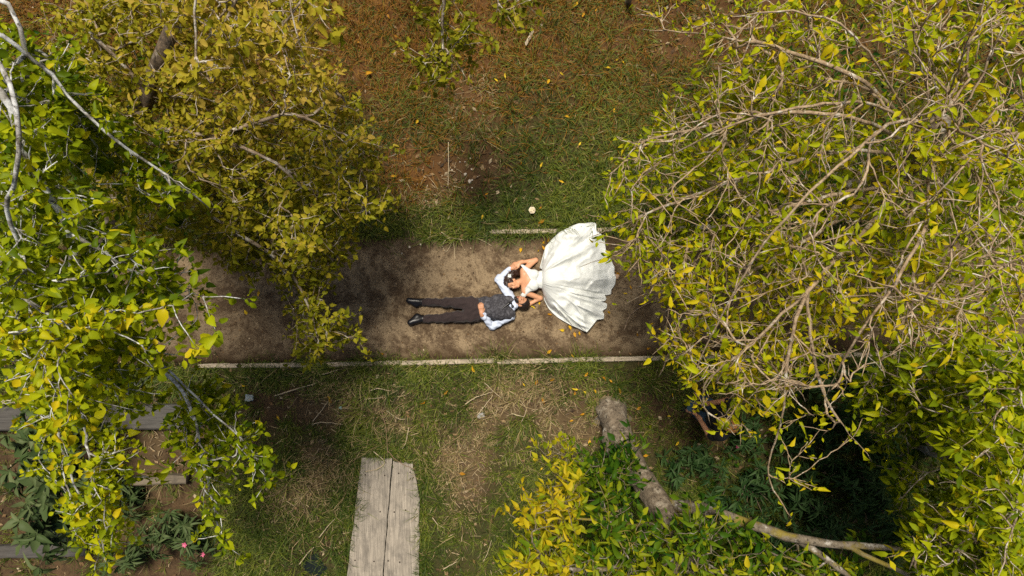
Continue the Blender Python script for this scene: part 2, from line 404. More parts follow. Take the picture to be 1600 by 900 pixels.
def merged_leaves(name, kind, pos, R, size, tint, mat, parent):
    Vs = []; Qs = []; Ts = []; tt = []; off = 0; var = rng.integers(0, 4, len(pos))
    for v in range(4):
        k = var == v; n = k.sum()
        if not n: continue
        tv, tq, t3 = TEMPL[kind][v]
        ys = np.stack([np.ones(n), rng.uniform(.55, 1.05, n), np.ones(n)], -1)
        V = pos[k][:, None]+np.einsum('nij,nvj->nvi', R[k], tv[None]*ys[:, None])*size[k][:, None, None]
        o = off+np.arange(n)[:, None, None]*len(tv)
        Qs.append((o+tq[None]).reshape(-1, 4)); Ts.append((o+t3[None]).reshape(-1, 3)); Vs.append(V.reshape(-1, 3)); tt.append(np.repeat(tint[k], len(tv))); off += n*len(tv)
    return link(name, mesh(name, np.concatenate(Vs), [np.concatenate(Qs), np.concatenate(Ts)], mat, True, {'tint': np.concatenate(tt)}), parent)
_lm = {}
def leaf_mesh(kind, v, tb, mat):
    key = (kind, v, tb, mat.name)
    if key not in _lm:
        tv, tq, t3 = TEMPL[kind][v]
        _lm[key] = mesh('leaf', tv, [tq, t3], mat, True, {'tint': np.full(len(tv), (tb+.5)/NT)})
    return _lm[key]
def place_leaf(name, kind, pos, R, size, tint, mat, parent=None):
    me = leaf_mesh(kind, int(rng.integers(0, 4)), min(NT-1, max(0, int(tint*NT))), mat)
    o = link(name, me, parent)
    ys = (1, float(rng.uniform(.55, 1.05)), 1)
    M = Matrix([[R[i, j]*size*ys[j] for j in range(3)]+[pos[i]] for i in range(3)]+[[0, 0, 0, 1]])
    o.matrix_basis = M
    return o

# ------------------------------------------------------------------ trees
def grow_tree(name, label, trunk, limbs, regions, leaf, bark, lmat, seed, tip_r=.0035, single=300, group=None, lump=.05, spread=1.0, twig_mat=None, limb_r={}):
    """trunk [(px,py,z,r)], limbs [[(px,py,z),..]], regions [(poly, count, zfun)], leaf dict(kind,size,per,tint)"""
    global rng
    keep_rng = rng; rng = np.random.default_rng(seed)
    root = empty(name, tuple(at(*trunk[0][:3]))); tag(root, label, 'tree', group)
    base = np.array(root.location)
    tp = np.array([[*at(a, b, c), r] for a, b, c, r in trunk]); TP = spline(tp, .12)
    pos = [p for p in TP[:, :3]]; par = [i-1 for i in range(len(TP))]; limb = [-1]*len(TP)
    fixr = {i: TP[i, 3] for i in range(len(TP))}
    chains = []; leafchains = []; minr = {}
    def tang(i):
        return unit(pos[i]-pos[par[i]]) if par[i] >= 0 else np.array([0, 0, 1.0])
    def add_chain(start, pts, lid):
        ids = [start]
        for p in pts:
            pos.append(np.asarray(p, float)); par.append(ids[-1]); limb.append(lid); ids.append(len(pos)-1)
        chains.append((ids, lid)); return ids
    for li, L in enumerate(limbs):
        P = np.array([at(*q) for q in L]); A = np.array(pos); lim = np.array(limb)
        d = np.linalg.norm(A-P[0], axis=1)
        j = int(np.argmin(d))
        Pp = spline(np.vstack([A[j], P]) if d[j] > .05 else P, .14)
        wob = rng.normal(0, .006, Pp.shape); wob[0] = 0
        ids = add_chain(j, (Pp+wob)[1:], li)
        leafchains.append((ids[len(ids)//3:], 0.0 if li in limb_r and len(limb_r[li]) > 2 else .35))
        if li in limb_r:
            for q_, i_ in enumerate(ids[1:]): minr[i_] = limb_r[li][0]+(limb_r[li][1]-limb_r[li][0])*q_/len(ids)
    A = []
    AP = []
    for reg in regions:
        poly, cnt, zf = reg[:3]
        q = np.array(poly); got = 0
        while got < cnt:
            a = rng.uniform(q[:, 0].min(), q[:, 0].max(), 400); b = rng.uniform(q[:, 1].min(), q[:, 1].max(), 400)
            k = inpoly(a, b, poly)
            for u, v in zip(a[k], b[k]):
                if got >= cnt: break
                z = zf(u, v) if callable(zf) else rng.uniform(*zf)
                A.append(at(u, v, z)); AP.append(reg[3] if len(reg) > 3 else 1.0); got += 1
    A = np.array(A)
    if len(A):
        B = np.array(pos); dm = np.array([np.min(np.linalg.norm(B-a, axis=1)) for a in A]); order = np.argsort(dm)
        BUF = np.zeros((4096, 3)); TUF = np.zeros((4096, 3)); filled = 0
        for ai in order:
            a = A[ai]
            while filled < len(pos):
                if filled == len(BUF): BUF = np.vstack([BUF, BUF*0]); TUF = np.vstack([TUF, TUF*0])
                BUF[filled] = pos[filled]; TUF[filled] = tang(filled); filled += 1
            B = BUF[:filled]; T = TUF[:filled]; dv = a-B; d = np.linalg.norm(dv, axis=1)
            cosv = np.sum(T*dv, 1)/(d+1e-6); cost = (d+.06)*(1+leaf.get('align', .55)*(1-cosv)); j = int(np.argmin(cost)); D = d[j]
            if D < .05: continue
            n = max(3, int(D/.07)); t = np.linspace(0, 1, n+1)[1:, None]
            t0 = unit(T[j]+leaf.get('jit', .35)*rng.normal(size=3)); c1 = B[j]+t0*D*.35
            p = (1-t)**2*B[j]+2*t*(1-t)*c1+t**2*a
            p = p+rng.normal(0, .012, p.shape)*spread; p[:, 2] += .05*D*np.sin(np.pi*t[:, 0])
            lid = limb[j] if limb[j] >= 0 else 0
            ids = add_chain(j, p, lid)
            leafchains.append((ids[1:], AP[ai]))
            # one or two side twigs
            for _ in range(rng.integers(*leaf.get('side', (1, 3)))):
                s = int(rng.integers(1, len(ids))); s = ids[s]
                dd = unit(tang(s)*leaf.get('fan', .8)+rng.normal(size=3)*.8); l = rng.uniform(.12, .32)
                pp = pos[s]+dd*l*np.linspace(0, 1, 5)[1:, None]+rng.normal(0, .005, (4, 3))
                pp[:, 2] -= .15*l*np.linspace(0, 1, 5)[1:]**2
                i2 = add_chain(s, pp, lid)
                leafchains.append((i2[1:], AP[ai]))
    n = len(pos); cnt = np.zeros(n); haschild = np.zeros(n, bool)
    for i in range(n):
        if par[i] >= 0: haschild[par[i]] = True
    for i in range(n-1, -1, -1):
        if not haschild[i]: cnt[i] += 1
        if par[i] >= 0: cnt[par[i]] += cnt[i]
    rad = tip_r*np.maximum(cnt, 1)**leaf.get('pipe', .34)
    for i, r in fixr.items(): rad[i] = r
    for i, r in minr.items(): rad[i] = max(rad[i], r)
    P = np.array(pos)
    ns = 30; V, Q, T3 = tube(P[:len(TP)]-base, rad[:len(TP)], ns, True, .012)
    ctr_ = np.repeat(P[:len(TP)]-base, ns, 0); a_ = np.tile(np.arange(ns), len(TP)); i_ = np.repeat(np.arange(len(TP)), ns)
    fur = vnoise(a_*1.0, i_*.30, 1.0, seed)-.5; fur = fur*np.where(a_ < 2, .3, 1); big_ = np.sin(a_*2*np.pi/ns*3+i_*.12+seed)*.5
    V[:len(ctr_)] = ctr_+(V[:len(ctr_)]-ctr_)*(1+lump*(2.2*fur+1.2*big_))[:, None]
    tb = Bag(); tb.add(V, Q, T3); tb.build('trunk', bark, root)
    bags = {}
    for ids, lid in chains:
        r = rad[ids].copy(); r[0] = min(r[0], r[1]*1.25); r[-1] *= .55
        V, Q, T3 = tube(P[ids]-base, r, 8 if r[0] > .03 else 5, True, .03)
        bags.setdefault(lid, Bag()).add(V, Q, T3)
    for lid in sorted(bags): bags[lid].build('branch', twig_mat or bark, root)
    # leaves
    lp = []; ld = []
    for ids, pr in leafchains:
        pts = P[ids]
        for a in range(len(ids)):
            m = rng.poisson(leaf['per']*pr)
            if a == len(ids)-1: m += rng.poisson(leaf['per']*2.0*pr)
            tg = tang(ids[a])
            for _ in range(m):
                side = unit(rng.normal(size=3)); dirn = unit(tg*.55+side*.9+np.array([0, 0, leaf.get('droop', -.25)]))
                lp.append(pts[a]+rng.normal(0, .012, 3)); ld.append(dirn)
    lp = np.array(lp); ld = np.array(ld); nl = len(lp)
    lo, hi = leaf['size']; size = rng.uniform(lo, hi, nl)*rng.choice([1.15, 1, .8, .6], nl)
    pet = {'round': .5, 'ovate': .35, 'lance': .12}[leaf['kind']]
    nrm = np.array([0, 0, 1.0])*leaf.get('flat', 1.1)+rng.normal(size=(nl, 3))*.55
    R = leaf_frames(ld, nrm); ctr = lp+ld*(size*pet)[:, None]
    k = S*(H-ctr[:, 2])/H; px = 800+ctr[:, 0]/k; py = 450-ctr[:, 1]/k
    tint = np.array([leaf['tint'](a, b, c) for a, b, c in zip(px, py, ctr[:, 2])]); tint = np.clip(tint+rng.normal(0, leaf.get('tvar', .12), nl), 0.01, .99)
    vis = (px > 5) & (px < 1595) & (py > 5) & (py < 895); shown = np.where(vis, size/(H-ctr[:, 2]), 0)
    top = set(np.argsort(-shown)[:single].tolist()) if single else set()
    rest = np.array([i for i in range(nl) if i not in top])
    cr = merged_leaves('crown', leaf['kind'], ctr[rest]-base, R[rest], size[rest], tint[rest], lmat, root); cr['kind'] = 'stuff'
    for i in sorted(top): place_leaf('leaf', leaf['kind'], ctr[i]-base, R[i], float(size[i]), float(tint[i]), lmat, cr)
    rng = keep_rng
    print(name, 'nodes', n, 'leaves', nl)
    return root
BARK_PALE = bark_mat('pale_bark', (0.36, 0.34, 0.30), (0.13, 0.11, 0.085), (0.62, 0.62, 0.60), .46)
BARK_GREY = bark_mat('grey_bark', (0.36, 0.28, 0.19), (0.19, 0.13, 0.085), (0.56, 0.51, 0.43), .50)
BARK_TAN = bark_mat('tan_twig_bark', (0.42, 0.31, 0.19), (0.24, 0.16, 0.09), (0.60, 0.54, 0.44), .55)
BARK_BROWN = bark_mat('brown_bark', (0.15, 0.105, 0.065), (0.055, 0.04, 0.026), (0.25, 0.21, 0.16), .56)
BARK_MOSS = bark_mat('mossy_bark', (0.25, 0.195, 0.135), (0.12, 0.09, 0.06), (0.38, 0.32, 0.24), .53)
LIMB_MOSS = bark_mat('mossy_limb_bark', (0.19, 0.155, 0.11), (0.09, 0.07, 0.045), (0.42, 0.39, 0.34), .57, (0.22, 0.17, 0.02))
TWIG_BROWN = bark_mat('reddish_twig_bark', (0.27, 0.19, 0.12), (0.16, 0.10, 0.06), (0.42, 0.36, 0.29), .56)
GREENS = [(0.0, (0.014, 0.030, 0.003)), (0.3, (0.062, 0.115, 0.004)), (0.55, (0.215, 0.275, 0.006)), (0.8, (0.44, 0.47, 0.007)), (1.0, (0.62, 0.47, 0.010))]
LM_A = leaf_mat('leaf_yellow_green', GREENS)
LM_B = leaf_mat('leaf_olive_gold', [(0.0, (0.024, 0.034, 0.003)), (0.35, (0.115, 0.125, 0.008)), (0.6, (0.25, 0.255, 0.012)), (0.85, (0.42, 0.34, 0.025)), (1.0, (0.52, 0.36, 0.07))])
LM_C = leaf_mat('leaf_lime', GREENS)
LM_D = leaf_mat('leaf_fresh_green', [(0.0, (0.008, 0.032, 0.004)), (0.3, (0.030, 0.090, 0.006)), (0.55, (0.130, 0.205, 0.008)), (0.8, (0.42, 0.41, 0.012)), (1.0, (0.58, 0.43, 0.014))])
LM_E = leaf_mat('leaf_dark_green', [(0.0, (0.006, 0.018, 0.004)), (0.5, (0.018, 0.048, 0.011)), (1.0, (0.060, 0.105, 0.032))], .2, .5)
LM_P = leaf_mat('leaf_dull_green', [(0.0, (0.014, 0.034, 0.012)), (0.5, (0.06, 0.095, 0.03)), (1.0, (0.14, 0.17, 0.07))], .25, .5)

U = lambda a, b: float(rng.uniform(a, b))
# left tree: white bark, limbs reaching in from beyond the left edge
grow_tree('white_barked_tree', 'tall tree with white bark and rounded yellow-green leaves filling the left edge',
    [(-330, 260, -.1, .24), (-360, 240, 1.5, .20), (-400, 220, 3.2, .17), (-380, 200, 4.6, .13), (-250, 150, 5.6, .10)],
    [[(-120, 90, 6.0), (0, 145, 6.0), (35, 225, 5.8), (75, 305, 5.6), (108, 360, 5.4), (110, 470, 4.9), (105, 560, 4.5), (85, 640, 4.2), (110, 740, 3.9), (160, 850, 3.5)],
     [(108, 360, 5.4), (165, 395, 5.2), (217, 430, 5.0), (295, 450, 4.6)],
     [(108, 380, 5.3), (145, 470, 4.9), (180, 510, 4.7), (250, 572, 4.4), (295, 630, 4.1), (320, 730, 3.7), (345, 845, 3.3)],
     [(262, 578, 4.4), (320, 635, 4.0), (380, 690, 3.7), (430, 765, 3.4)],
     [(-120, 20, 6.1), (0, 55, 6.0), (75, 115, 5.7), (135, 180, 5.5), (200, 235, 5.3), (280, 285, 5.0), (325, 325, 4.8)],
     [(-100, 60, 6.3), (0, 100, 6.5), (30, 240, 6.4), (10, 330, 6.1), (40, 420, 5.7), (20, 520, 5.2)],
     [(110, 470, 4.9), (108, 580, 4.6), (120, 610, 4.5), (135, 680, 4.2), (150, 760, 3.9)],
     [(-100, -10, 6.0), (15, 5, 5.9), (40, 80, 5.8), (95, 95, 5.5)]],
    [([(-20, 90), (60, 110), (110, 230), (150, 330), (230, 400), (320, 455), (325, 500), (255, 520), (270, 600), (200, 640), (60, 640), (20, 560), (-20, 540)], 190, (4.2, 6.0)),
     ([(-20, 380), (100, 400), (210, 470), (220, 600), (120, 600), (40, 560), (-20, 560)], 70, (3.4, 5.2)),
     ([(40, 580), (240, 600), (230, 650), (200, 740), (180, 860), (130, 862), (95, 770), (50, 690)], 62, (3.3, 4.3)),
     ([(275, 590), (330, 610), (350, 700), (345, 760), (368, 845), (330, 858), (300, 770), (280, 690)], 36, (3.2, 4.0)),
     ([(335, 640), (395, 680), (432, 770), (405, 752), (360, 700)], 12, (3.3, 3.9)),
     ([(60, 90), (150, 170), (220, 230), (320, 310), (300, 340), (180, 290), (90, 200)], 40, (4.3, 5.4)),
     ([(-20, 20), (60, 60), (120, 120), (150, 200), (110, 260), (50, 200), (-20, 120)], 30, (4.5, 5.6))],
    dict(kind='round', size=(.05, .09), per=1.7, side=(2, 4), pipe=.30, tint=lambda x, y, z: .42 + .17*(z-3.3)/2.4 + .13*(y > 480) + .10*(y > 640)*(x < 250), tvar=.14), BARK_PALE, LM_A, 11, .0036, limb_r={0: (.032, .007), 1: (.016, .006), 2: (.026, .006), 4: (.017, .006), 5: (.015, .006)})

# lower golden-green tree behind it
grow_tree('leaning_tree', 'low leaning tree with small olive-gold leaves between left edge and grass',
    [(150, 420, -.1, .17), (168, 365, .8, .13), (185, 300, 1.6, .115), (205, 225, 2.3, .10), (240, 120, 3.0, .085), (270, 40, 3.4, .07)],
    [[(205, 225, 2.4), (300, 220, 3.0), (390, 195, 3.3), (455, 180, 3.2), (520, 200, 3.0)],
     [(215, 200, 2.5), (320, 210, 3.2), (430, 255, 3.2), (470, 290, 3.0), (545, 320, 2.6)],
     [(195, 280, 1.8), (300, 320, 2.6), (380, 370, 2.6), (450, 420, 2.3), (490, 500, 1.9), (495, 545, 1.6)],
     [(240, 120, 3.0), (330, 90, 3.6), (420, 60, 3.8), (490, 40, 3.8)],
     [(180, 340, 1.2), (250, 360, 1.8), (255, 430, 1.8)],
     [(230, 140, 2.9), (150, 60, 3.4), (90, 20, 3.6)]],
    [([(140, -10), (480, -10), (500, 90), (545, 160), (590, 250), (605, 320), (540, 380), (490, 395), (360, 385), (240, 385), (160, 330), (120, 180)], 560, (1.9, 3.5)),
     ([(300, 350), (560, 350), (520, 420), (480, 440), (420, 440), (340, 380)], 90, (1.6, 2.6)),
     ([(440, 420), (515, 420), (505, 490), (555, 505), (562, 535), (510, 535), (490, 555), (465, 520)], 42, (1.3, 2.1)),
     ([(60, 0), (200, 0), (180, 200), (110, 180)], 50, (2.0, 3.4))],
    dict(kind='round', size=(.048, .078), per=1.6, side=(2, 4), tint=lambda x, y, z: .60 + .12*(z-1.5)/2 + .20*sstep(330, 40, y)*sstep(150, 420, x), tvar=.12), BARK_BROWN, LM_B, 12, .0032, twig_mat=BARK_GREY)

# tree beyond the top edge with two hanging sprays
grow_tree('overhanging_tree', 'tree beyond the top edge with pale hanging leaf sprays over dry grass',
    [(560, -260, -.1, .2), (560, -330, 1.8, .16), (555, -400, 3.4, .13), (545, -330, 4.6, .09)],
    [[(600, -160, 4.6), (690, -40, 4.0), (690, 50, 3.5), (700, 150, 3.0)],
     [(660, -80, 4.2), (770, -30, 3.7), (775, 45, 3.3)],
     [(450, -160, 5.4), (330, -40, 5.6), (300, 20, 5.5), (315, 120, 5.2)],
     [(480, -120, 5.4), (450, -20, 5.6), (465, 50, 5.5), (480, 100, 5.3)],
     [(480, -120, 5.4), (380, -20, 5.4), (345, 60, 5.1)]],
    [([(655, -20), (745, -20), (740, 60), (740, 110), (722, 160), (690, 150), (650, 120), (665, 60)], 34, (2.9, 3.6)),
     ([(755, -20), (830, -20), (800, 40), (780, 50)], 7, (3.2, 3.6)),
     ([(250, -20), (500, -20), (498, 60), (480, 100), (440, 70), (360, 80), (330, 130), (250, 100)], 46, (4.8, 5.6))],
    dict(kind='round', size=(.048, .080), per=1.5, side=(2, 4), tint=lambda x, y, z: .60 + .22*(x < 600), tvar=.12), BARK_GREY, LM_B, 13, .0034)

# right tree: mesh of pale twigs with lime leaves
grow_tree('twiggy_tree', 'large half-bare tree with pale crossing twigs and lime leaves at upper right',
    [(1300, 308, -.1, .20), (1330, 300, .7, .165), (1375, 285, 1.5, .15), (1415, 262, 2.4, .135), (1440, 235, 3.2, .115), (1470, 190, 4.0, .085)],
    [[(1415, 262, 2.5), (1330, 330, 3.3), (1230, 392, 3.4), (1130, 452, 3.1), (1070, 500, 2.7), (1030, 590, 2.2)],
     [(1440, 235, 3.3), (1350, 190, 4.1), (1240, 175, 4.2), (1110, 195, 3.8), (985, 225, 3.2)],
     [(1430, 250, 3.0), (1330, 235, 3.9), (1200, 265, 3.9), (1070, 310, 3.4), (920, 372, 2.7)],
     [(1465, 195, 3.9), (1440, 110, 4.8), (1425, 30, 5.3), (1400, -40, 5.5)],
     [(1425, 255, 2.9), (1360, 350, 4.0), (1262, 455, 4.4), (1232, 560, 4.2), (1222, 650, 3.8), (1200, 740, 3.2), (1236, 810, 2.8)],
     [(1262, 455, 4.4), (1268, 545, 4.2), (1300, 640, 3.9), (1365, 722, 3.4)],
     [(1465, 195, 3.9), (1510, 210, 5.0), (1570, 240, 5.5), (1640, 290, 5.7)],
     [(1440, 240, 3.2), (1500, 330, 4.3), (1560, 430, 4.9), (1600, 560, 5.2)],
     [(1445, 225, 3.5), (1350, 130, 4.3), (1230, 80, 4.2), (1110, 55, 3.8), (1000, 45, 3.4)],
     [(1330, 330, 3.3), (1220, 370, 3.1), (1080, 430, 2.4), (965, 478, 1.6)],
     [(1380, 290, 3.0), (1240, 320, 3.5), (1080, 370, 2.8), (950, 402, 1.5), (905, 418, 1.1)],
     [(1420, 260, 2.8), (1430, 390, 3.9), (1410, 510, 4.1), (1400, 610, 3.7)],
     [(1460, 200, 3.8), (1400, 190, 5.0), (1310, 260, 5.4), (1210, 360, 5.2), (1140, 470, 4.7), (1080, 590, 4.0)],
     [(1465, 195, 3.9), (1500, 100, 5.2), (1530, 20, 5.8), (1560, -40, 6.0)],
     [(1262, 455, 4.4), (1170, 540, 4.1), (1100, 605, 3.6), (1110, 665, 3.0)],
     [(1450, 215, 3.6), (1370, 165, 4.5), (1270, 165, 4.9), (1160, 190, 4.7), (1050, 240, 4.2)],
     [(1440, 235, 3.3), (1450, 330, 4.8), (1400, 440, 5.2), (1330, 540, 5.0), (1290, 620, 4.6)],
     [(1445, 225, 3.5), (1340, 60, 5.0), (1240, 20, 5.0), (1140, 25, 4.6)]],
    [([(950, 365), (940, 290), (990, 215), (1080, 150), (1150, 110), (1220, 80), (1260, 200), (1180, 330), (1060, 420), (990, 425)], 250, lambda x, y: U(1.8, 3.4)+.6*(x > 1100)),
     ([(1170, 40), (1210, -20), (1620, -20), (1620, 560), (1440, 540), (1350, 500), (1240, 470), (1180, 300)], 420, lambda x, y: U(2.2, 4.6)+.8*(x > 1400)*rng.random()),
     ([(1180, 300), (1250, 200), (1600, 200), (1600, 560), (1440, 540), (1300, 520), (1180, 440)], 300, (1.4, 3.4)),
     ([(1000, 420), (1180, 330), (1300, 420), (1290, 560), (1240, 620), (1150, 610), (1060, 590), (1035, 520), (1060, 470)], 230, (2.2, 4.0)),
     ([(1000, 10), (1190, 0), (1180, 60), (1060, 60)], 12, (3.4, 4.2)),
     ([(1180, 560), (1290, 580), (1360, 715), (1300, 680), (1240, 780), (1205, 760), (1190, 660)], 14, (3.0, 3.9)),
     ([(1085, 600), (1190, 600), (1190, 690), (1150, 700), (1095, 660)], 15, (2.6, 3.6)),
     ([(960, 400), (1000, 210), (1090, 120), (1200, 20), (1620, -20), (1620, 420), (1400, 560), (1280, 640), (1100, 600), (1040, 480)], 210, lambda x, y: U(3.2, 4.6)+1.1*sstep(1000, 1500, x), .10)],
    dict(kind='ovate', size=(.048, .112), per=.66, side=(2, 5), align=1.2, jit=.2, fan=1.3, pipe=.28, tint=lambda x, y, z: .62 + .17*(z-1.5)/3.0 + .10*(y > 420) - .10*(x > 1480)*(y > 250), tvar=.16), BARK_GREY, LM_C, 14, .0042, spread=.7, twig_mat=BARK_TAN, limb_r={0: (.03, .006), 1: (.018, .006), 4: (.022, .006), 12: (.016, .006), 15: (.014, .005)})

# bottom tree with its visible trunk
grow_tree('trunk_tree', 'tree with thick furrowed trunk and mossy limb, green leaves at bottom centre',
    [(949, 632, -.3, .27), (956, 647, .05, .21), (968, 680, .6, .175), (990, 725, 1.2, .16), (1012, 760, 1.75, .15), (1034, 795, 2.25, .14), (1060, 850, 2.8, .14), (1075, 930, 3.2, .11)],
    [[(1030, 790, 2.2), (1085, 793, 2.4), (1130, 805, 2.7), (1230, 838, 3.1), (1310, 850, 3.3), (1410, 857, 3.5)],
     [(1245, 842, 3.1), (1290, 872, 3.3), (1330, 905, 3.4)],
     [(1310, 850, 3.3), (1370, 875, 3.5), (1440, 910, 3.7)],
     [(1045, 815, 2.4), (980, 820, 3.0), (900, 810, 3.2), (830, 815, 3.1)],
     [(1055, 840, 2.7), (980, 880, 3.3), (900, 890, 3.5), (840, 870, 3.4)],
     [(985, 715, 1.1), (940, 730, 1.6), (890, 715, 1.9), (850, 690, 2.0)],
     [(1060, 850, 2.8), (1120, 890, 3.4), (1180, 920, 3.6)],
     [(955, 660, .3), (948, 688, .6), (962, 724, .9)],
     [(950, 645, .0), (935, 658, -.10), (920, 668, -.28)], [(957, 645, .0), (975, 625, -.12), (995, 600, -.28)], [(949, 640, .0), (940, 622, -.12), (934, 606, -.30)], [(960, 650, .0), (980, 655, -.12), (1000, 655, -.30)]],
    [([(815, 830), (850, 770), (910, 745), (955, 765), (985, 815), (1040, 835), (1090, 800), (1170, 835), (1180, 930), (800, 930)], 290, (2.3, 3.7)),
     ([(845, 688), (880, 690), (960, 735), (990, 730), (1000, 790), (930, 770), (860, 720)], 44, (1.1, 2.2)),
     ([(962, 690), (1000, 692), (1008, 732), (975, 738)], 12, (1.35, 1.75)),
     ([(1180, 850), (1260, 860), (1340, 880), (1350, 930), (1180, 930)], 70, (2.4, 3.5))],
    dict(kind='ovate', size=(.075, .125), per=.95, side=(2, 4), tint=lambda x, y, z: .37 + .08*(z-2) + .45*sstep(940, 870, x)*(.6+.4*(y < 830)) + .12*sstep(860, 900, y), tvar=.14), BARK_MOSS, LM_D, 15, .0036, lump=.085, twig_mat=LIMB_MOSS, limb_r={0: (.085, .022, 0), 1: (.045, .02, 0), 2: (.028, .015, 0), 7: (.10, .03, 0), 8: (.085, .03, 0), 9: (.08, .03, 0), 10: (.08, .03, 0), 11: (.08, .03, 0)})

# lower right tree with dense narrow leaves
grow_tree('dense_tree', 'dense tree with narrow yellow-green leaves in the lower right corner',
    [(1450, 690, -.15, .2), (1475, 700, 1.0, .16), (1520, 715, 2.2, .14), (1570, 730, 3.3, .11), (1620, 745, 4.2, .08)],
    [[(1520, 715, 2.3), (1500, 650, 3.2), (1450, 610, 3.6), (1380, 580, 3.5)],
     [(1570, 730, 3.3), (1570, 640, 4.4), (1550, 570, 4.8), (1600, 545, 5.2)],
     [(1540, 720, 2.6), (1500, 780, 3.6), (1450, 840, 3.8), (1420, 890, 3.8)],
     [(1600, 740, 3.8), (1580, 830, 4.8), (1560, 900, 5.0)],
     [(1510, 712, 2.1), (1440, 690, 2.6), (1390, 665, 2.7), (1340, 640, 2.5)],
     [(1530, 718, 2.4), (1450, 740, 3.0), (1400, 790, 3.0)]],
    [([(1440, 545), (1620, 540), (1620, 930), (1430, 930), (1420, 860), (1480, 790), (1500, 720), (1460, 660), (1400, 600)], 330, lambda x, y: U(2.6, 4.4)+.8*rng.random()*(x > 1520)),
     ([(1340, 600), (1420, 560), (1500, 600), (1480, 700), (1420, 680), (1365, 650)], 70, (2.4, 3.6)),
     ([(1470, 640), (1620, 600), (1620, 930), (1450, 930)], 130, (1.6, 3.0)),
     ([(1380, 670), (1440, 690), (1440, 800), (1400, 800)], 12, (2.6, 3.2))],
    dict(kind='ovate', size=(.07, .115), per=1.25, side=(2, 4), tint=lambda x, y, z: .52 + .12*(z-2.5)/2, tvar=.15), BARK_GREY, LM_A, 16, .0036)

# ------------------------------------------------------------------ shrubs
def whorl_bush(name, label, px, py, h, spread, nst, seed, mat, cat='bush', size=(.10, .17), kind='lance', group=None, flowers=0, wh=(7, 12), tint0=.45):
    global rng
    keep = rng; rng = np.random.default_rng(seed)
    base = at(px, py); base[2] = float(ground_z(base[0], base[1])) - .02
    root = empty(name, tuple(base)); tag(root, label, cat, group)
    bag = Bag(); lp = []; ld = []; ln = []; sz = []; tt = []; tips = []
    for s in range(nst):
        a = rng.uniform(0, 6.283); r = spread*rng.random()**.6; top = np.array([np.cos(a)*r, np.sin(a)*r, h*rng.uniform(.55, 1.05)*(1-.25*(r/spread)**2)])
        mid = np.array([top[0]*.35, top[1]*.35, top[2]*.55])
        P = spline(np.array([[0, 0, 0], mid, top]), .12); bag.add(*tube(P, np.linspace(.011, .004, len(P)), 5))
        T = unit(top-mid); tips.append(top)
        for lev in range(3):
            c = P[-1-2*lev] if len(P) > 2*lev+1 else P[0]
            for k in range(rng.integers(*wh)):
                b = rng.uniform(0, 6.283); sd = unit(np.cross(T, rng.normal(size=3))); el = .15+.55*rng.random()-.12*lev
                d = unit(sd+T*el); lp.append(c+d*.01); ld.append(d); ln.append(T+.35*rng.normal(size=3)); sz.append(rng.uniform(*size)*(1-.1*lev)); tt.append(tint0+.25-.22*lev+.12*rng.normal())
    bag.build('stems', BARK_BROWN, root)
    lp, ld, ln, sz, tt = map(np.array, (lp, ld, ln, sz, tt))
    R = leaf_frames(ld, ln)
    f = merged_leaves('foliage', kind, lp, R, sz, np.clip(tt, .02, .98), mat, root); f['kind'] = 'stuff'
    for k in range(flowers):
        tb = Bag(); c = tips[int(rng.integers(0, nst))]+np.array([0, 0, .03])
        for q in range(5):
            th = q*1.2566; d = np.array([math.cos(th), math.sin(th), .35]); s_ = np.array([-math.sin(th), math.cos(th), 0])
            V = np.array([c, c+d*.022+s_*.014, c+d*.042+s_*.004, c+d*.036-s_*.01, c+d*.018-s_*.014]); tb.add(V, None, np.array([[0, 1, 2], [0, 2, 3], [0, 3, 4]]))
        tb.build('flower', PINK, root)
    rng = keep
    return root
PINK = flat_mat('pink_petal', (0.50, 0.10, 0.18), .5, .2)
spots = [(1175, 690, .7, .34, 15), (1110, 735, .6, .32, 14), (1190, 770, .8, .40, 18), (1270, 700, .9, .42, 20), (1265, 790, .9, .42, 18), (1330, 665, 1.0, .40, 17), (1345, 750, .9, .42, 20), (1220, 630, .7, .32, 12),
         (1290, 600, .8, .36, 12), (1390, 800, .9, .40, 18), (1310, 835, .9, .4, 16), (1240, 850, .8, .36, 14), (1400, 720, .9, .38, 15), (1370, 600, .9, .36, 12), (1140, 800, .6, .3, 10), (1060, 740, .4, .25, 9), (1430, 860, .9, .4, 12)]
words = ['bearing one pink flower, nearest the standing person', 'between thick trunk and bent limb', 'just above the mossy limb', 'in the middle of the dark thicket', 'below the long hanging twig tip', 'at the thicket top, under lime twigs', 'left of the corner tree', 'under the hanging lime branch',
         'deep in shade above the thicket', 'right of the mossy limb tip', 'behind the mossy limb', 'under the mossy limb fork', 'beside the corner tree trunk', 'in the darkest shade by the path end', 'close to where the mossy limb starts', 'small and low beside the thick trunk', 'in the corner tree shade, bottom right']
for i, ((px, py, h, sp, ns), wd) in enumerate(zip(spots, words)):
    k = H/(H-h*.8)
    whorl_bush('oleander_bush', 'dark green oleander bush ' + wd, 800+(px-800)/k, 450+(py-450)/k, h, sp, ns, 100+i, LM_E, size=(.11, .17), group='oleander bushes in the lower right thicket', flowers=1 if i == 0 else 0, tint0=.5)
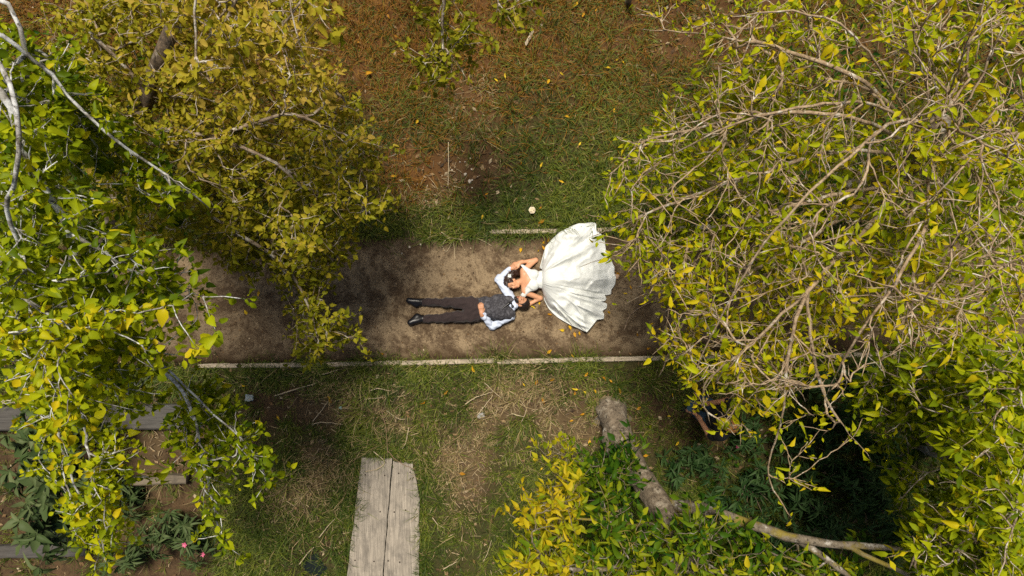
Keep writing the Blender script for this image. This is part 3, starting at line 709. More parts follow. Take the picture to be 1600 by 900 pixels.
for i, (px, py, h, sp, ns, fl, wd) in enumerate([(240, 845, .75, .34, 16, 0, 'at the lower left, below the timber'), (180, 790, .6, .28, 11, 0, 'growing against the short timber on the left'), (285, 860, .6, .28, 12, 2, 'with pink flowers near the bottom edge'), (180, 890, .7, .3, 10, 0, 'cut by the bottom edge, under hanging leaves')]):
    k = H/(H-h*.8)
    whorl_bush('oleander_bush', 'grey-green oleander bush ' + wd, 800+(px-800)/k, 450+(py-450)/k, h, sp, ns, 140+i, LM_P, size=(.12, .19), group='oleander bushes at lower left', flowers=fl, tint0=.34)
for i, (px, py, h, sp, ns, wd) in enumerate([(45, 690, 1.6, .55, 20, 'left edge, above the others'), (60, 640, 1.1, .4, 12, 'beside the wide grey beam'), (30, 770, 1.7, .5, 20, 'in the middle of the left edge group'), (15, 850, 1.6, .5, 14, 'at the bottom left corner'), (95, 760, 1.3, .4, 14, 'nearest the hanging branch')]):
    k = H/(H-h*.8)
    whorl_bush('broadleaf_shrub', 'dull green broad-leaved shrub ' + wd, 800+(px-800)/k, 450+(py-450)/k, h, sp, ns, 160+i, LM_P, 'shrub', (.14, .24), 'ovate', 'broad-leaved shrubs on the left edge', wh=(4, 7), tint0=.42)

# low shade plants under the canopies: nobody could count them
def undergrowth():
    n = 9000; px = rng.uniform(-20, 1620, n); py = rng.uniform(-20, 920, n)
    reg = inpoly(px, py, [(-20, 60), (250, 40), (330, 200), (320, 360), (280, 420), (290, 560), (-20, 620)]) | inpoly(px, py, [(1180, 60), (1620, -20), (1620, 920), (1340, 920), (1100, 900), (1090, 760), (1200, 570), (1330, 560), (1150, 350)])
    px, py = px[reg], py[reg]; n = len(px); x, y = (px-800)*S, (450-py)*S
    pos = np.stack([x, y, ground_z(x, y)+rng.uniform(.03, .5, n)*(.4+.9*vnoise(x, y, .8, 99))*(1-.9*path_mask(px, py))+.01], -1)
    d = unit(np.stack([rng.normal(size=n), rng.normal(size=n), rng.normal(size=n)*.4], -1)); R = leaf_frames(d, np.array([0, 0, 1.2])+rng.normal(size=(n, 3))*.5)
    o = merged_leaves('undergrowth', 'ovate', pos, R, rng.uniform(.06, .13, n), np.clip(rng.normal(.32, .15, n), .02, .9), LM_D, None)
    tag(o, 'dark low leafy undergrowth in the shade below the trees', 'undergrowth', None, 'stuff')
undergrowth()
# ------------------------------------------------------------------ bodies: smooth signed-distance shapes meshed as one skin
def sdf_mesh(prims, h=.006, k=.02, wr=0.0, wrs=.07, seed=0):
    """prims: ('c',a,b,ra,rb[,squash]) tapered capsule, ('e',c,r3,R) ellipsoid, ('-c',..)/('-e',..) cut, ('f',fn) keep where fn<0"""
    lo = np.full(3, 9e9); hi = -lo
    for p in prims:
        if p[0] == 'c':
            m = max(p[3], p[4]); lo = np.minimum(lo, np.minimum(p[1], p[2])-m); hi = np.maximum(hi, np.maximum(p[1], p[2])+m)
        elif p[0] == 'e':
            m = max(p[2]); lo = np.minimum(lo, p[1]-m); hi = np.maximum(hi, p[1]+m)
    lo = lo-.03; hi = hi+.03; n = np.ceil((hi-lo)/h).astype(int)+1
    F = np.full(n, .2, np.float32)
    ax = [lo[i]+h*np.arange(n[i]) for i in range(3)]
    def block(c0, c1):
        s = [slice(max(0, int((c0[i]-lo[i])/h)), min(n[i], int((c1[i]-lo[i])/h)+2)) for i in range(3)]
        X, Y, Z = np.meshgrid(ax[0][s[0]], ax[1][s[1]], ax[2][s[2]], indexing='ij'); return tuple(s), X, Y, Z
    for p in prims:
        ty = p[0]
        if ty == 'f':
            s, X, Y, Z = block(lo, hi); F = np.maximum(F, p[1](X, Y, Z)); continue
        if ty[-1] == 'c':
            a, b = np.asarray(p[1], float), np.asarray(p[2], float); m = max(p[3], p[4])+k+.02
            s, X, Y, Z = block(np.minimum(a, b)-m, np.maximum(a, b)+m)
            q = b-a; L2 = q@q+1e-9
            t = np.clip(((X-a[0])*q[0]+(Y-a[1])*q[1]+(Z-a[2])*q[2])/L2, 0, 1)
            d = np.sqrt((X-a[0]-t*q[0])**2+(Y-a[1]-t*q[1])**2+(Z-a[2]-t*q[2])**2)-(p[3]+(p[4]-p[3])*t)
        else:
            c, r = np.asarray(p[1], float), np.asarray(p[2], float); R = np.asarray(p[3]) if len(p) > 3 and p[3] is not None else np.eye(3)
            m = r.max()+k+.02; s, X, Y, Z = block(c-m, c+m)
            D = np.stack([X-c[0], Y-c[1], Z-c[2]], -1)@R
            k0 = np.linalg.norm(D/r, axis=-1); k1 = np.linalg.norm(D/r**2, axis=-1); d = k0*(k0-1)/(k1+1e-9)
        f = F[s]
        if ty[0] == '-': F[s] = np.maximum(f, -d)
        else:
            hh = np.maximum(k-np.abs(f-d), 0)/k; F[s] = np.minimum(f, d)-hh*hh*k*.25
    if wr:
        X, Y, Z = np.meshgrid(*ax, indexing='ij'); g = np.random.default_rng(seed); nz = 0
        for _ in range(7):
            v = g.normal(size=3); v /= np.linalg.norm(v); f_ = 6.283/(wrs*g.uniform(.6, 1.7)); nz = nz+np.sin((X*v[0]+Y*v[1]+Z*v[2])*f_+g.uniform(0, 6)+1.3*np.sin((X*v[1]-Y*v[0]+Z)*f_*.4))
        F = F+wr*nz/2.6
    # surface nets
    Sg = F < 0; c = sum(Sg[i:n[0]-1+i, j:n[1]-1+j, l:n[2]-1+l].astype(np.int8) for i in (0, 1) for j in (0, 1) for l in (0, 1))
    I, J, K = np.nonzero((c > 0) & (c < 8)); idx = np.full(c.shape, -1, np.int64); idx[I, J, K] = np.arange(len(I))
    acc = np.zeros((len(I), 3)); num = np.zeros(len(I))
    cor = [(i, j, l) for i in (0, 1) for j in (0, 1) for l in (0, 1)]
    for a in cor:
        for d in range(3):
            if a[d]: continue
            b = list(a); b[d] = 1
            fa = F[I+a[0], J+a[1], K+a[2]]; fb = F[I+b[0], J+b[1], K+b[2]]; x = (fa < 0) != (fb < 0)
            t = np.where(x, fa/np.where(fa == fb, 1, fa-fb), 0)
            pt = np.array(a)[None]+t[:, None]*(np.array(b)-np.array(a))[None]; acc += pt*x[:, None]; num += x
    V = lo+h*(np.stack([I, J, K], -1)+acc/np.maximum(num, 1)[:, None])
    Q = []
    for d in range(3):
        e1, e2 = (d+1) % 3, (d+2) % 3
        A = np.moveaxis(Sg, d, 0); x = A[:-1] != A[1:]
        x = np.moveaxis(x, 0, d); g = np.argwhere(x); ok = (g[:, e1] > 0) & (g[:, e2] > 0) & (g[:, e1] < c.shape[e1]) & (g[:, e2] < c.shape[e2]); g = g[ok]
        def cell(o1, o2):
            q = g.copy(); q[:, e1] -= o1; q[:, e2] -= o2; return idx[q[:, 0], q[:, 1], q[:, 2]]
        quad = np.stack([cell(1, 1), cell(0, 1), cell(0, 0), cell(1, 0)], -1); ins = Sg[g[:, 0], g[:, 1], g[:, 2]]
        quad[~ins] = quad[~ins][:, ::-1]; Q.append(quad)
    Q = np.concatenate(Q); Q = Q[(Q >= 0).all(1)]
    return V, Q
def skin(name, prims, mat, parent=None, org=None, h=.006, k=.02, **kw):
    V, Q = sdf_mesh(prims, h, k, **kw)
    o = link(name, mesh(name, V-(org if org is not None else 0), Q, mat, True), parent)
    return o
def inflate(prims, d):
    out = []
    for p in prims:
        if p[0] == 'c': out.append(('c', p[1], p[2], p[3]+d, p[4]+d))
        elif p[0] == 'e': out.append(('e', p[1], np.asarray(p[2])+d, *p[3:]))
    return out
def head_frame(c, up, fwd, s=1.0):
    u = unit(np.asarray(up, float)); f = np.asarray(fwd, float); f = unit(f-u*(f@u)); r = np.cross(u, f); M = np.stack([f, r, u], -1)
    P = lambda a, b, d: np.asarray(c)+s*(a*f+b*r+d*u)
    return P, M, s
def head_prims(hf, female=False):
    P, M, s = hf; E = lambda p, r: ('e', P(*p), np.array(r)*s, M)
    jw = .046 if female else .053
    L = [E((-.008, 0, .022), (.096, .076, .100)), E((.030, 0, -.045), (.060, jw, .068)), E((.058, 0, -.098), (.022, .024, .020)),
         ('c', P(.086, 0, .012), P(.108, 0, -.024), .009*s, .012*s), E((.092, 0, -.030), (.016, .016, .009)), E((.080, 0, .028), (.016, .050, .012)),
         E((.072, .034, -.022), (.018, .020, .020)), E((.072, -.034, -.022), (.018, .020, .020)), E((.083, 0, -.062), (.013, .024, .011))]
    L += [E((-.006, q*.077, -.010), (.018, .010, .030)) for q in (1, -1)]
    return L
def face_details(hf, parent, org, browm, lipm, open_eyes=False):
    P, M, s = hf
    for q in (1, -1):
        skin('eyebrow', [('c', P(.094, q*.016, .022), P(.086, q*.045, .026), .0055*s, .004*s)], browm, parent, org, .003, .004)
        skin('eyelashes', [('c', P(.090, q*.018, -.001), P(.082, q*.044, .000), .0042*s, .0035*s)], browm, parent, org, .003, .004)
    skin('lips', [('c', P(.095, .016, -.062), P(.095, -.016, -.062), .0065*s, .0065*s)], lipm, parent, org, .003, .004)
def hand_prims(wrist, d, nrm, side, curl=.5, L=.185, spread=.5):
    """palm and five unequal bent fingers; d: towards fingertips, nrm: out of the palm"""
    d = unit(np.asarray(d, float)); nrm = np.asarray(nrm, float); nrm = unit(nrm-d*(nrm@d)); sd = np.cross(nrm, d)*side
    w_ = np.asarray(wrist, float); pl = L*.5; out = [('c', w_-d*.03, w_+d*.01, .027, .026)]
    for q in (-.030, -.010, .010, .030): out.append(('c', w_+sd*q*.55+d*.015, w_+sd*q+d*pl, .0155, .0125))
    for i, (q, fl) in enumerate(zip((.032, .0115, -.0095, -.030), (.070, .080, .074, .056))):
        a = w_+sd*q+d*pl; fd = unit(d+sd*q*spread*4); b1 = math.radians(15+38*curl); b2 = math.radians(30+80*curl)
        m1 = a+(fd*math.cos(b1)+nrm*math.sin(b1))*fl*.52; m2 = m1+(fd*math.cos(b2)+nrm*math.sin(b2))*fl*.5
        out += [('c', a, m1, .0098, .0090), ('c', m1, m2, .0090, .0075)]
    t0 = w_+sd*.026+d*.025; t1 = w_+sd*.056+d*.062+nrm*.012; t2 = t1+unit(d*.9+sd*.15+nrm*.5)*.034
    out += [('c', t0, t1, .0145, .0115), ('c', t1, t2, .011, .0085)]
    return out
SKIN_M = flat_mat('skin_tan', (0.47, 0.23, 0.125), .5, .08, 20, .05)
SKIN_F = flat_mat('skin_warm', (0.58, 0.29, 0.16), .48, .06, 20, .04)
SHIRT = flat_mat('white_shirt_cloth', (0.54, 0.60, 0.74), .75, .05, 30, .15, .004)
HAIR = flat_mat('black_hair', (0.016, 0.010, 0.008), .45, .5, 60, .5, .006)
HAIRB = flat_mat('dark_brown_hair', (0.028, 0.012, 0.007), .4, .6, 55, .6, .008)
TROUS = flat_mat('dark_brown_wool', (0.026, 0.015, 0.014), .85, .25, 40, .3, .004, sheen=.15)
SHOEM = flat_mat('black_leather', (0.008, 0.007, 0.008), .35, .3, 30, .1)
LIP = flat_mat('lip_skin', (0.42, 0.12, 0.09), .5, .1, 30, 0)
def satin():
    m, t, b = new_mat('white_satin'); co = coords(t); n = noise(t, co, 5, 4, .6)
    t.links.new(mix(t, (0.64, 0.655, 0.63), (0.69, 0.705, 0.68), n), b.inputs['Base Color']); b.inputs['Roughness'].default_value = .42
    b.inputs['Sheen Weight'].default_value = .15; bump(t, b, noise(t, co, 9, 3, .5), .12, .015); return m
SATIN = satin()
def vest_mat():
    m, t, b = new_mat('checked_waistcoat'); co = coords(t, (1, 1, 1))
    v = N(t, 'ShaderNodeTexVoronoi', Scale=34.0); t.links.new(co, v.inputs['Vector'])
    c = mix(t, (0.060, 0.057, 0.066), (0.026, 0.024, 0.029), ramp(t, v.outputs['Distance'], [(.25, (0, 0, 0)), (.55, (1, 1, 1))]))
    c = mix(t, c, (0.10, 0.098, 0.11), ramp(t, noise(t, co, 15, 3, .6), [(.52, (0, 0, 0)), (.66, (.7, .7, .7))]))
    t.links.new(c, b.inputs['Base Color']); b.inputs['Roughness'].default_value = .8; return m
VEST = vest_mat()
A_ = lambda px, py, z: at(px, py, z)

# ---- the man
def build_man():
    org = at(738, 482, 0)
    sh1, sh2 = A_(798, 466, .125), A_(797, 494, .115)
    el1, wr1 = A_(779, 436, .07), A_(797, 420, .10)
    el2, wr2 = A_(769, 510, .06), A_(752.5, 490, .235)
    torso = [('e', A_(738, 483.5, .11), np.array([.13, .172, .10])), ('e', A_(757, 482, .115), np.array([.15, .158, .102])), ('e', A_(780, 480.5, .125), np.array([.18, .178, .115])),
             ('c', A_(795, 470, .125), A_(795, 490, .12), .075, .075)]
    arms = [('c', sh1, el1, .058, .045), ('c', el1, wr1, .043, .030), ('c', sh2, el2, .058, .046), ('c', el2, wr2, .045, .030)]
    hips = ((733, 474), (733, 493)); knees = ((696, 472.6, .105), (697, 496.2, .10)); ank = ((660, 471.5, .065), (661, 498, .065))
    legs = []
    for hp, kn, an in zip(hips, knees, ank):
        legs += [('c', A_(hp[0], hp[1], .10), A_(*kn), .058, .036), ('c', A_(*kn), A_(*an), .038, .030)]
    feet = []
    for an, toe, heel in ((ank[0], (639, 469.5, .075), (651, 475, .045)), (ank[1], (641, 504, .075), (652, 495, .045))):
        feet += [('c', A_(*an), A_(*heel), .040, .036), ('c', A_(*heel), A_(*toe), .040, .030), ('c', A_(*an), A_(*toe), .038, .028)]
    hf = head_frame(A_(814.5, 472.5, .135), (1, -.16, .05), (-.05, .80, .60), .97)
    P, M, s = hf
    neck = [('c', A_(798, 477.5, .13), P(-.01, 0, -.07), .060, .054)]
    h1 = hand_prims(wr1, at(806, 412, .12)-wr1, (.25, -.3, -.9), 1, .55)
    h2 = hand_prims(wr2, at(751, 474, .26)-wr2, (-.15, -.1, -1), 1, .22)
    body = link('person', None) if False else skin('person', torso+arms+legs+feet+neck+head_prims(hf)+h1+h2, SKIN_M, None, org, .0055, .018)
    body.location = org; tag(body, 'man in grey waistcoat, white shirt and dark trousers lying on his back on the path', 'person')
    skin('shirt', inflate(torso[1:], .012)+[('c', sh1, el1, .070, .056), ('c', el1, wr1+(el1-wr1)*.06, .055, .040), ('c', sh2, el2, .070, .058), ('c', el2, wr2+(el2-wr2)*.06, .057, .040), ('c', A_(797, 477.5, .13), A_(803.5, 476.5, .14), .074, .064)],
         SHIRT, body, org, .007, .03, wr=.006, wrs=.09, seed=3)
    vx = at(748, 480, 0)[0]
    skin('waistcoat', inflate(torso[1:], .026)+[('-c', A_(788, 478, .30), A_(806, 476.5, .24), .03, .085), ('-c', A_(806, 476, .1), A_(806, 476.1, .2), .075, .075), ('-c', el1, sh1, .05, .052), ('-c', el2, sh2, .05, .052), ('f', lambda X, Y, Z: vx-X-.03)],
         VEST, body, org, .007, .03, wr=.004, wrs=.12, seed=4)
    for q in range(4):
        b = A_(756+q*7.5, 482-q*.6, .246+.004*q); skin('button', [('e', b, np.array([.009, .009, .005]))], SHOEM, body, org, .004, .005)
    skin('trousers', [('e', A_(739, 483.5, .11), np.array([.135, .188, .118]))]+[('e', A_(747.5, 483, .112), np.array([.05, .178, .118]))]+[x for hp, kn, an in zip(hips, knees, ank) for x in (('c', A_(hp[0], hp[1], .105), A_(*kn), .098, .067), ('c', A_(*kn), A_(an[0]+2, an[1], an[2]+.005), .066, .057))],
         TROUS, body, org, .007, .03, wr=.008, wrs=.12, seed=5)
    for j in (0, 3): skin('shoe', inflate(feet[j:j+3], .012), SHOEM, body, org, .006, .02)
    skin('hair', [('e', P(-.012, 0, .026), np.array([.104, .084, .108])*s, M), ('-e', P(.085, 0, -.020), np.array([.075, .12, .098])*s, M), ('-e', P(-.02, 0, -.13), np.array([.12, .12, .10])*s, M)], HAIR, body, org, .005, .012, wr=.003, wrs=.03)
    skin('beard', [('e', P(.032, 0, -.050), np.array([.066, .060, .072])*s, M), ('e', P(.060, 0, -.100), np.array([.028, .032, .026])*s, M), ('c', P(.088, .02, -.048), P(.088, -.02, -.048), .011, .011),
                   ('-e', P(.070, 0, -.004), np.array([.07, .075, .050])*s, M), ('-c', P(.09, .01, -.063), P(.09, -.01, -.063), .012, .012)], HAIR, body, org, .004, .008)
    skin('bow_tie', [('c', A_(799.5, 475.5, .228), A_(798, 472.5, .226), .008, .020), ('c', A_(799.5, 475.5, .228), A_(801, 478.5, .226), .008, .020)], SHOEM, body, org, .004, .006)
    skin('lapel', [('c', A_(784.5, 482.5, .252), A_(795, 474, .235), .010, .022)], SHOEM, body, org, .005, .006)
    face_details(hf, body, org, HAIR, LIP)
    return body
build_man()

# ---- the bride
HEM = [(843.7, 419), (846, 410), (853, 385), (864, 373), (875, 363), (890, 355), (904, 349.5), (914, 349.5), (923, 348), (931, 349), (931, 361), (939, 366), (944, 374), (946, 390), (952, 401), (956, 410), (960, 418), (959, 426), (962, 433), (960.5, 445),
       (955, 452), (954, 460), (944, 461), (947.5, 466), (945, 470), (935, 471.5), (948, 474), (948, 481), (940, 486), (943.5, 490), (943, 498), (933, 499), (925, 509), (916.5, 519), (906, 513.5), (893, 508), (882, 502), (872, 496), (864, 489), (857, 481), (851, 469), (848, 453)]
def build_bride():
    org = at(850, 437, 0)
    sh1, sh2 = A_(819, 421.5, .13), A_(821, 457, .13)
    el1, wr1 = A_(837, 406.5, .05), A_(813, 410, .11)
    el2, wr2 = A_(844, 466, .05), A_(829, 474, .055)
    torso = [('e', A_(827, 438, .12), np.array([.125, .150, .095])), ('e', A_(833, 429.5, .165), np.array([.072, .066, .066])), ('e', A_(833, 446, .165), np.array([.072, .066, .066])), ('e', A_(847, 437, .11), np.array([.12, .120, .082])),
             ('e', A_(868, 436.5, .115), np.array([.13, .170, .105])), ('c', A_(818, 424, .125), A_(820, 454, .125), .055, .055)]
    arms = [('c', sh1, el1, .046, .036), ('c', el1, wr1, .036, .023), ('c', sh2, el2, .046, .036), ('c', el2, wr2, .036, .023)]
    legs = []
    for hp, kn, an, toe in (((872, 430), (908, 430, .11), (944, 432, .045), (954, 430, .055)), ((872, 444), (908, 443, .11), (942, 440, .045), (950, 438, .055))):
        legs += [('c', A_(hp[0], hp[1], .11), A_(*kn), .082, .055), ('c', A_(*kn), A_(*an), .052, .034), ('c', A_(*an), A_(*toe), .034, .020)]
    hf = head_frame(A_(800.5, 442, .125), (-1, .12, .10), (-.02, -.70, .71), .93); P, M, s = hf
    neck = [('c', A_(817, 438.5, .13), P(-.012, 0, -.07), .046, .044)]
    h1 = hand_prims(wr1, at(804, 414, .13)-wr1, (.1, -.5, -.7), -1, .6, .17)
    h2 = hand_prims(wr2, at(818, 479, .04)-wr2, (0, 0, -1), 1, .3, .17)
    body = skin('person', torso+arms+legs+neck+head_prims(hf, True)+h1+h2, SKIN_F, None, org, .0055, .02)
    body.location = org; tag(body, 'woman in a white wedding gown lying on the path, arms bent beside her head', 'person')
    ox = at(800, 450)[0]
    def neckline(X, Y, Z):
        px = 800+X/S; py = 450-Y/S
        return (829 - np.clip(np.abs(py-437.5)/19, 0, 1.3)*13.0 - px)*S*.8
    skin('bodice', inflate(torso[:5], .016)+[('c', A_(816, 418.5, .115), A_(826, 424, .165), .050, .04), ('c', A_(818, 459.5, .115), A_(827, 452, .165), .050, .04), ('f', neckline), ('f', lambda X, Y, Z: (800+X/S-856)*S)], SATIN, body, org, .006, .02, wr=.0025, wrs=.08)
    # skirt: cloth fan gathered at the waist
    hem = np.array(HEM, float); hem = np.vstack([hem]); d = np.r_[0, np.cumsum(np.linalg.norm(np.diff(hem, axis=0), axis=1))]; d /= d[-1]
    nv, nu = 520, 120; v = np.linspace(0, 1, nv); hx = np.interp(v, d, hem[:, 0]); hy = np.interp(v, d, hem[:, 1])
    th = np.pi*v; wx = 847.5+0*v; wy = 437.3-16.3*np.cos(th); wz = .055+.165*np.sin(th)**.7
    u = np.linspace(0, 1, nu)[None, :]; vv = v[:, None]
    px = wx[:, None]+(hx-wx)[:, None]*u; py = wy[:, None]+(hy-wy)[:, None]*u
    wp = vv+.035*np.sin(3*u+9*vv)*u+.02*np.sin(11*vv+2)*u
    fold = np.zeros_like(px); g = np.random.default_rng(5)
    for q in range(34):
        lowp = q >= 20; v0 = g.uniform(.56, .86) if lowp else g.uniform(.04, .95); wd = g.uniform(.006, .014) if lowp else g.uniform(.014, .045); am = g.uniform(.025, .06) if lowp else g.uniform(.012, .05)*(.45 if .34 < v0 < .56 else 1)
        u0 = g.uniform(.35, .7) if lowp else g.uniform(.02, .6); u1 = 1.3 if lowp or g.random() < .6 else u0+g.uniform(.3, .5); dr = g.normal(0, .05); cv = g.normal(0, .03)
        cen = v0+dr*(u-u0)+cv*(u-u0)**2; x = (vv-cen)/wd
        fold += am*np.exp(-np.abs(x)**1.6)*sstep(u0, u0+.3, u)*sstep(u1+.1, u1-.15, u)
    fold -= fold.mean()*.6
    ridge = .05*np.exp(-((vv-(.30+.06*u))/.018)**2)*np.sin(np.pi*np.clip(u*1.3, 0, 1)) + .045*np.exp(-((vv-(.22-.05*u))/.03)**2)*u*(1-u)*3
    dome = .25*np.sin(np.pi*np.clip(u, 0, 1)**.75)**.8*np.sin(np.pi*np.clip(vv, .02, .98))**.5
    legs_h = .07*np.exp(-((py-436)/16)**2)*sstep(1.0, .75, u)
    wrk = .03*(fbm(px*S, py*S, .16, 211)-.5)*sstep(.1, .5, u)+(.09*(fbm(px*S, py*S, .38, 215)-.5)-.11*np.abs(fbm(px*S+.3*u, py*S*1.3, .42, 225, 3)-.5)-.06*np.abs(fbm(px*S, py*S, .2, 235, 3)-.5))*sstep(.12, .4, u)
    z = wz[:, None]*(1-u)**1.5+dome+legs_h+(1.45*fold+1.3*ridge+1.35*wrk)*sstep(0, .2, u)
    edge = sstep(.80, 1.0, u); z = z*(1-edge)+edge*(.035+.07*np.exp(-((py-433)/13)**2)+.9*np.maximum(fold, -.02)+.01); z = z+.075*sstep(378, 366, py)
    z = np.maximum(z, .012)
    k = S*(H-z)/H
    V = np.stack([(px-800)*k, (450-py)*k, z], -1).reshape(-1, 3)
    me = mesh('skirt', V-org, grid_faces(nv, nu), SATIN, True); sk = link('skirt', me, body)
    cr = S*H/H
    hem_b = Bag(); Pm = V.reshape(nv, nu, 3)[::4, -1]; hem_b.add(*tube(Pm-org, .006, 5)); hem_b.build('hem', SATIN, sk)
    wb = Bag(); Pw = np.stack([(wx[::8]-800)*S+.0, (450-wy[::8])*S, wz[::8]+.004], -1); wb.add(*tube(Pw-org, .011, 6)); wb.build('waistband', SATIN, body)
    tan = flat_mat('beige_shoe', (0.50, 0.33, 0.22), .5, .1)
    skin('shoe', [('c', A_(952, 431, .05), A_(965.5, 431, .045), .036, .024), ('c', A_(955, 434, .04), A_(964, 434.5, .04), .03, .022)], tan, body, org, .006, .02)
    skin('hair', [('e', P(-.014, 0, .028), np.array([.108, .090, .112])*s, M), ('-e', P(.092, 0, -.022), np.array([.080, .105, .100])*s, M), ('-e', P(.02, .09, -.06), np.array([.05, .06, .06])*s, M)]
         + [('c', A_(795, 434, .09), A_(803, 424, .06), .070, .062), ('c', A_(803, 424, .06), A_(812, 419, .04), .062, .05), ('c', A_(800, 428, .06), A_(812, 427, .05), .06, .045), ('c', A_(795, 430, .04), A_(806, 416, .03), .04, .03), ('c', A_(790, 440, .06), A_(798, 430, .06), .055, .06)], HAIRB, body, org, .0055, .02, wr=.007, wrs=.05, seed=8)
    fl = Bag(); c = A_(796, 431, .165)-org
    for q in range(8):
        t_ = q*.785; dd = np.array([math.cos(t_), math.sin(t_), .5]); s_ = np.array([-math.sin(t_), math.cos(t_), 0]); r = .034 if q % 2 else .024
        fl.add(np.array([c, c+dd*r*.6+s_*r*.45, c+dd*r, c+dd*r*.6-s_*r*.45]), np.array([[0, 1, 2, 3]]))
    fl.build('hair_flower', SATIN, body, False)
    face_details(hf, body, org, HAIRB, LIP)
build_bride()

# ---- the drone pilot standing in the shade
def build_pilot():
    f0 = at(1092, 634, 0); f0[2] = float(ground_z(f0[0], f0[1]))
    fw = unit(np.array([-.86, .42, 0])); rt = np.array([fw[1], -fw[0], 0]); up = np.array([0, 0, 1.0])
    Q = lambda a, b, c: f0+fw*a+rt*b+up*c
    M = np.stack([fw, rt, up], -1)
    torso = [('e', Q(0, 0, .98), np.array([.12, .165, .13]), M), ('e', Q(0, 0, 1.18), np.array([.115, .155, .2]), M), ('e', Q(-.01, 0, 1.36), np.array([.125, .185, .14]), M), ('c', Q(-.01, .14, 1.44), Q(-.01, -.14, 1.44), .062, .062)]
    elb = [Q(.02, .27, 1.14), Q(.02, -.27, 1.14)]; wr = [Q(.30, .10, 1.22), Q(.30, -.10, 1.22)]
    arms = []; sl = []
    for q, e, w_ in zip((1, -1), elb, wr):
        s_ = Q(-.01, q*.185, 1.42); arms += [('c', s_, e, .052, .041), ('c', e, w_, .041, .028)]; sl.append(('c', s_, s_+(e-s_)*.8, .068, .060))
    legs = []; tr = []; sh = []
    for q in (1, -1):
        hp, kn, an, toe = Q(0, q*.09, .92), Q(.03, q*.11, .50), Q(0, q*.12, .08), Q(.18, q*.15, .035)
        legs += [('c', hp, kn, .085, .058), ('c', kn, an, .056, .038), ('c', an, toe, .04, .03)]; tr += [('c', hp, kn, .098, .073), ('c', kn, an, .07, .06)]; sh.append([('c', Q(-.03, q*.12, .045), toe, .045, .038), ('c', an, Q(0, q*.12, .04), .045, .045)])
    hf = head_frame(Q(.045, 0, 1.66), (.35, 0, 1), fw, .98); P, Mh, s = hf
    hd = []
    for q, w_ in zip((1, -1), wr): hd += hand_prims(w_, fw+rt*(-q*.25), rt*(-q)+up*.15, -q, .5)
    body = skin('person', torso+arms+legs+hd+[('c', Q(0, 0, 1.45), P(-.01, 0, -.07), .056, .052)]+head_prims(hf), SKIN_M, None, f0, .007, .02)
    body.location = f0; tag(body, 'person in black top and blue jeans standing half hidden under lime branches', 'person')
    black = flat_mat('black_cotton', (0.010, 0.010, 0.012), .9, .2); jean = flat_mat('blue_denim', (0.035, 0.075, 0.13), .85, .3)
    ginger = flat_mat('ginger_hair', (0.34, 0.15, 0.045), .5, .35, 60, .5, .006)
    skin('top', inflate(torso, .018)+sl, black, body, f0, .008, .03, wr=.005, wrs=.1)
    skin('jeans', [('e', Q(0, 0, .95), np.array([.135, .18, .10]), M)]+tr, jean, body, f0, .009, .03, wr=.005, wrs=.1)
    for z in sh: skin('shoe', z, black, body, f0, .008, .02)
    skin('hair', [('e', P(-.012, 0, .026), np.array([.105, .086, .110])*s, Mh), ('-e', P(.09, 0, -.025), np.array([.075, .12, .098])*s, Mh), ('-e', P(-.02, 0, -.13), np.array([.12, .12, .09])*s, Mh)], ginger, body, f0, .006, .012, wr=.004, wrs=.035)
    face_details(hf, body, f0, ginger, LIP)
    c = Q(.38, 0, 1.24); root = empty('remote_controller', tuple(c)); tag(root, 'small remote controller with blue screen in hands of person under the branches', 'controller')
    def slab(name, m, cx, cy, cz, lx, ly, lz):
        V = []
        for iz in (-1, 1):
            for t_ in range(16):
                a = t_*math.pi/8; ex = np.sign(math.cos(a))*abs(math.cos(a))**.4; ey = np.sign(math.sin(a))*abs(math.sin(a))**.4
                V.append(fw*(cx+ex*lx/2)+rt*(cy+ey*ly/2)+up*(cz+iz*lz/2))
        j = np.arange(16); j1 = (j+1) % 16
        F = [np.stack([j, j1, j1+16, j+16], -1)]; V = np.array(V)
        me = mesh(name, V, F+[np.arange(16)[::-1][None], np.arange(16, 32)[None]], m); return link(name, me, root)
    slab('body', black, 0, 0, 0, .10, .17, .04); scr, t, b = new_mat('tinted_screen'); b.inputs['Base Color'].default_value = (.01, .035, .06, 1); b.inputs['Roughness'].default_value = .8
    slab('screen', scr, .09, 0, .035, .09, .16, .010)
    for q in (1, -1):
        bg_ = Bag(); bg_.add(*tube(np.array([rt*q*.05+up*.02, rt*q*.05+up*.045]), .006, 8)); bg_.build('stick', black, root)
build_pilot()
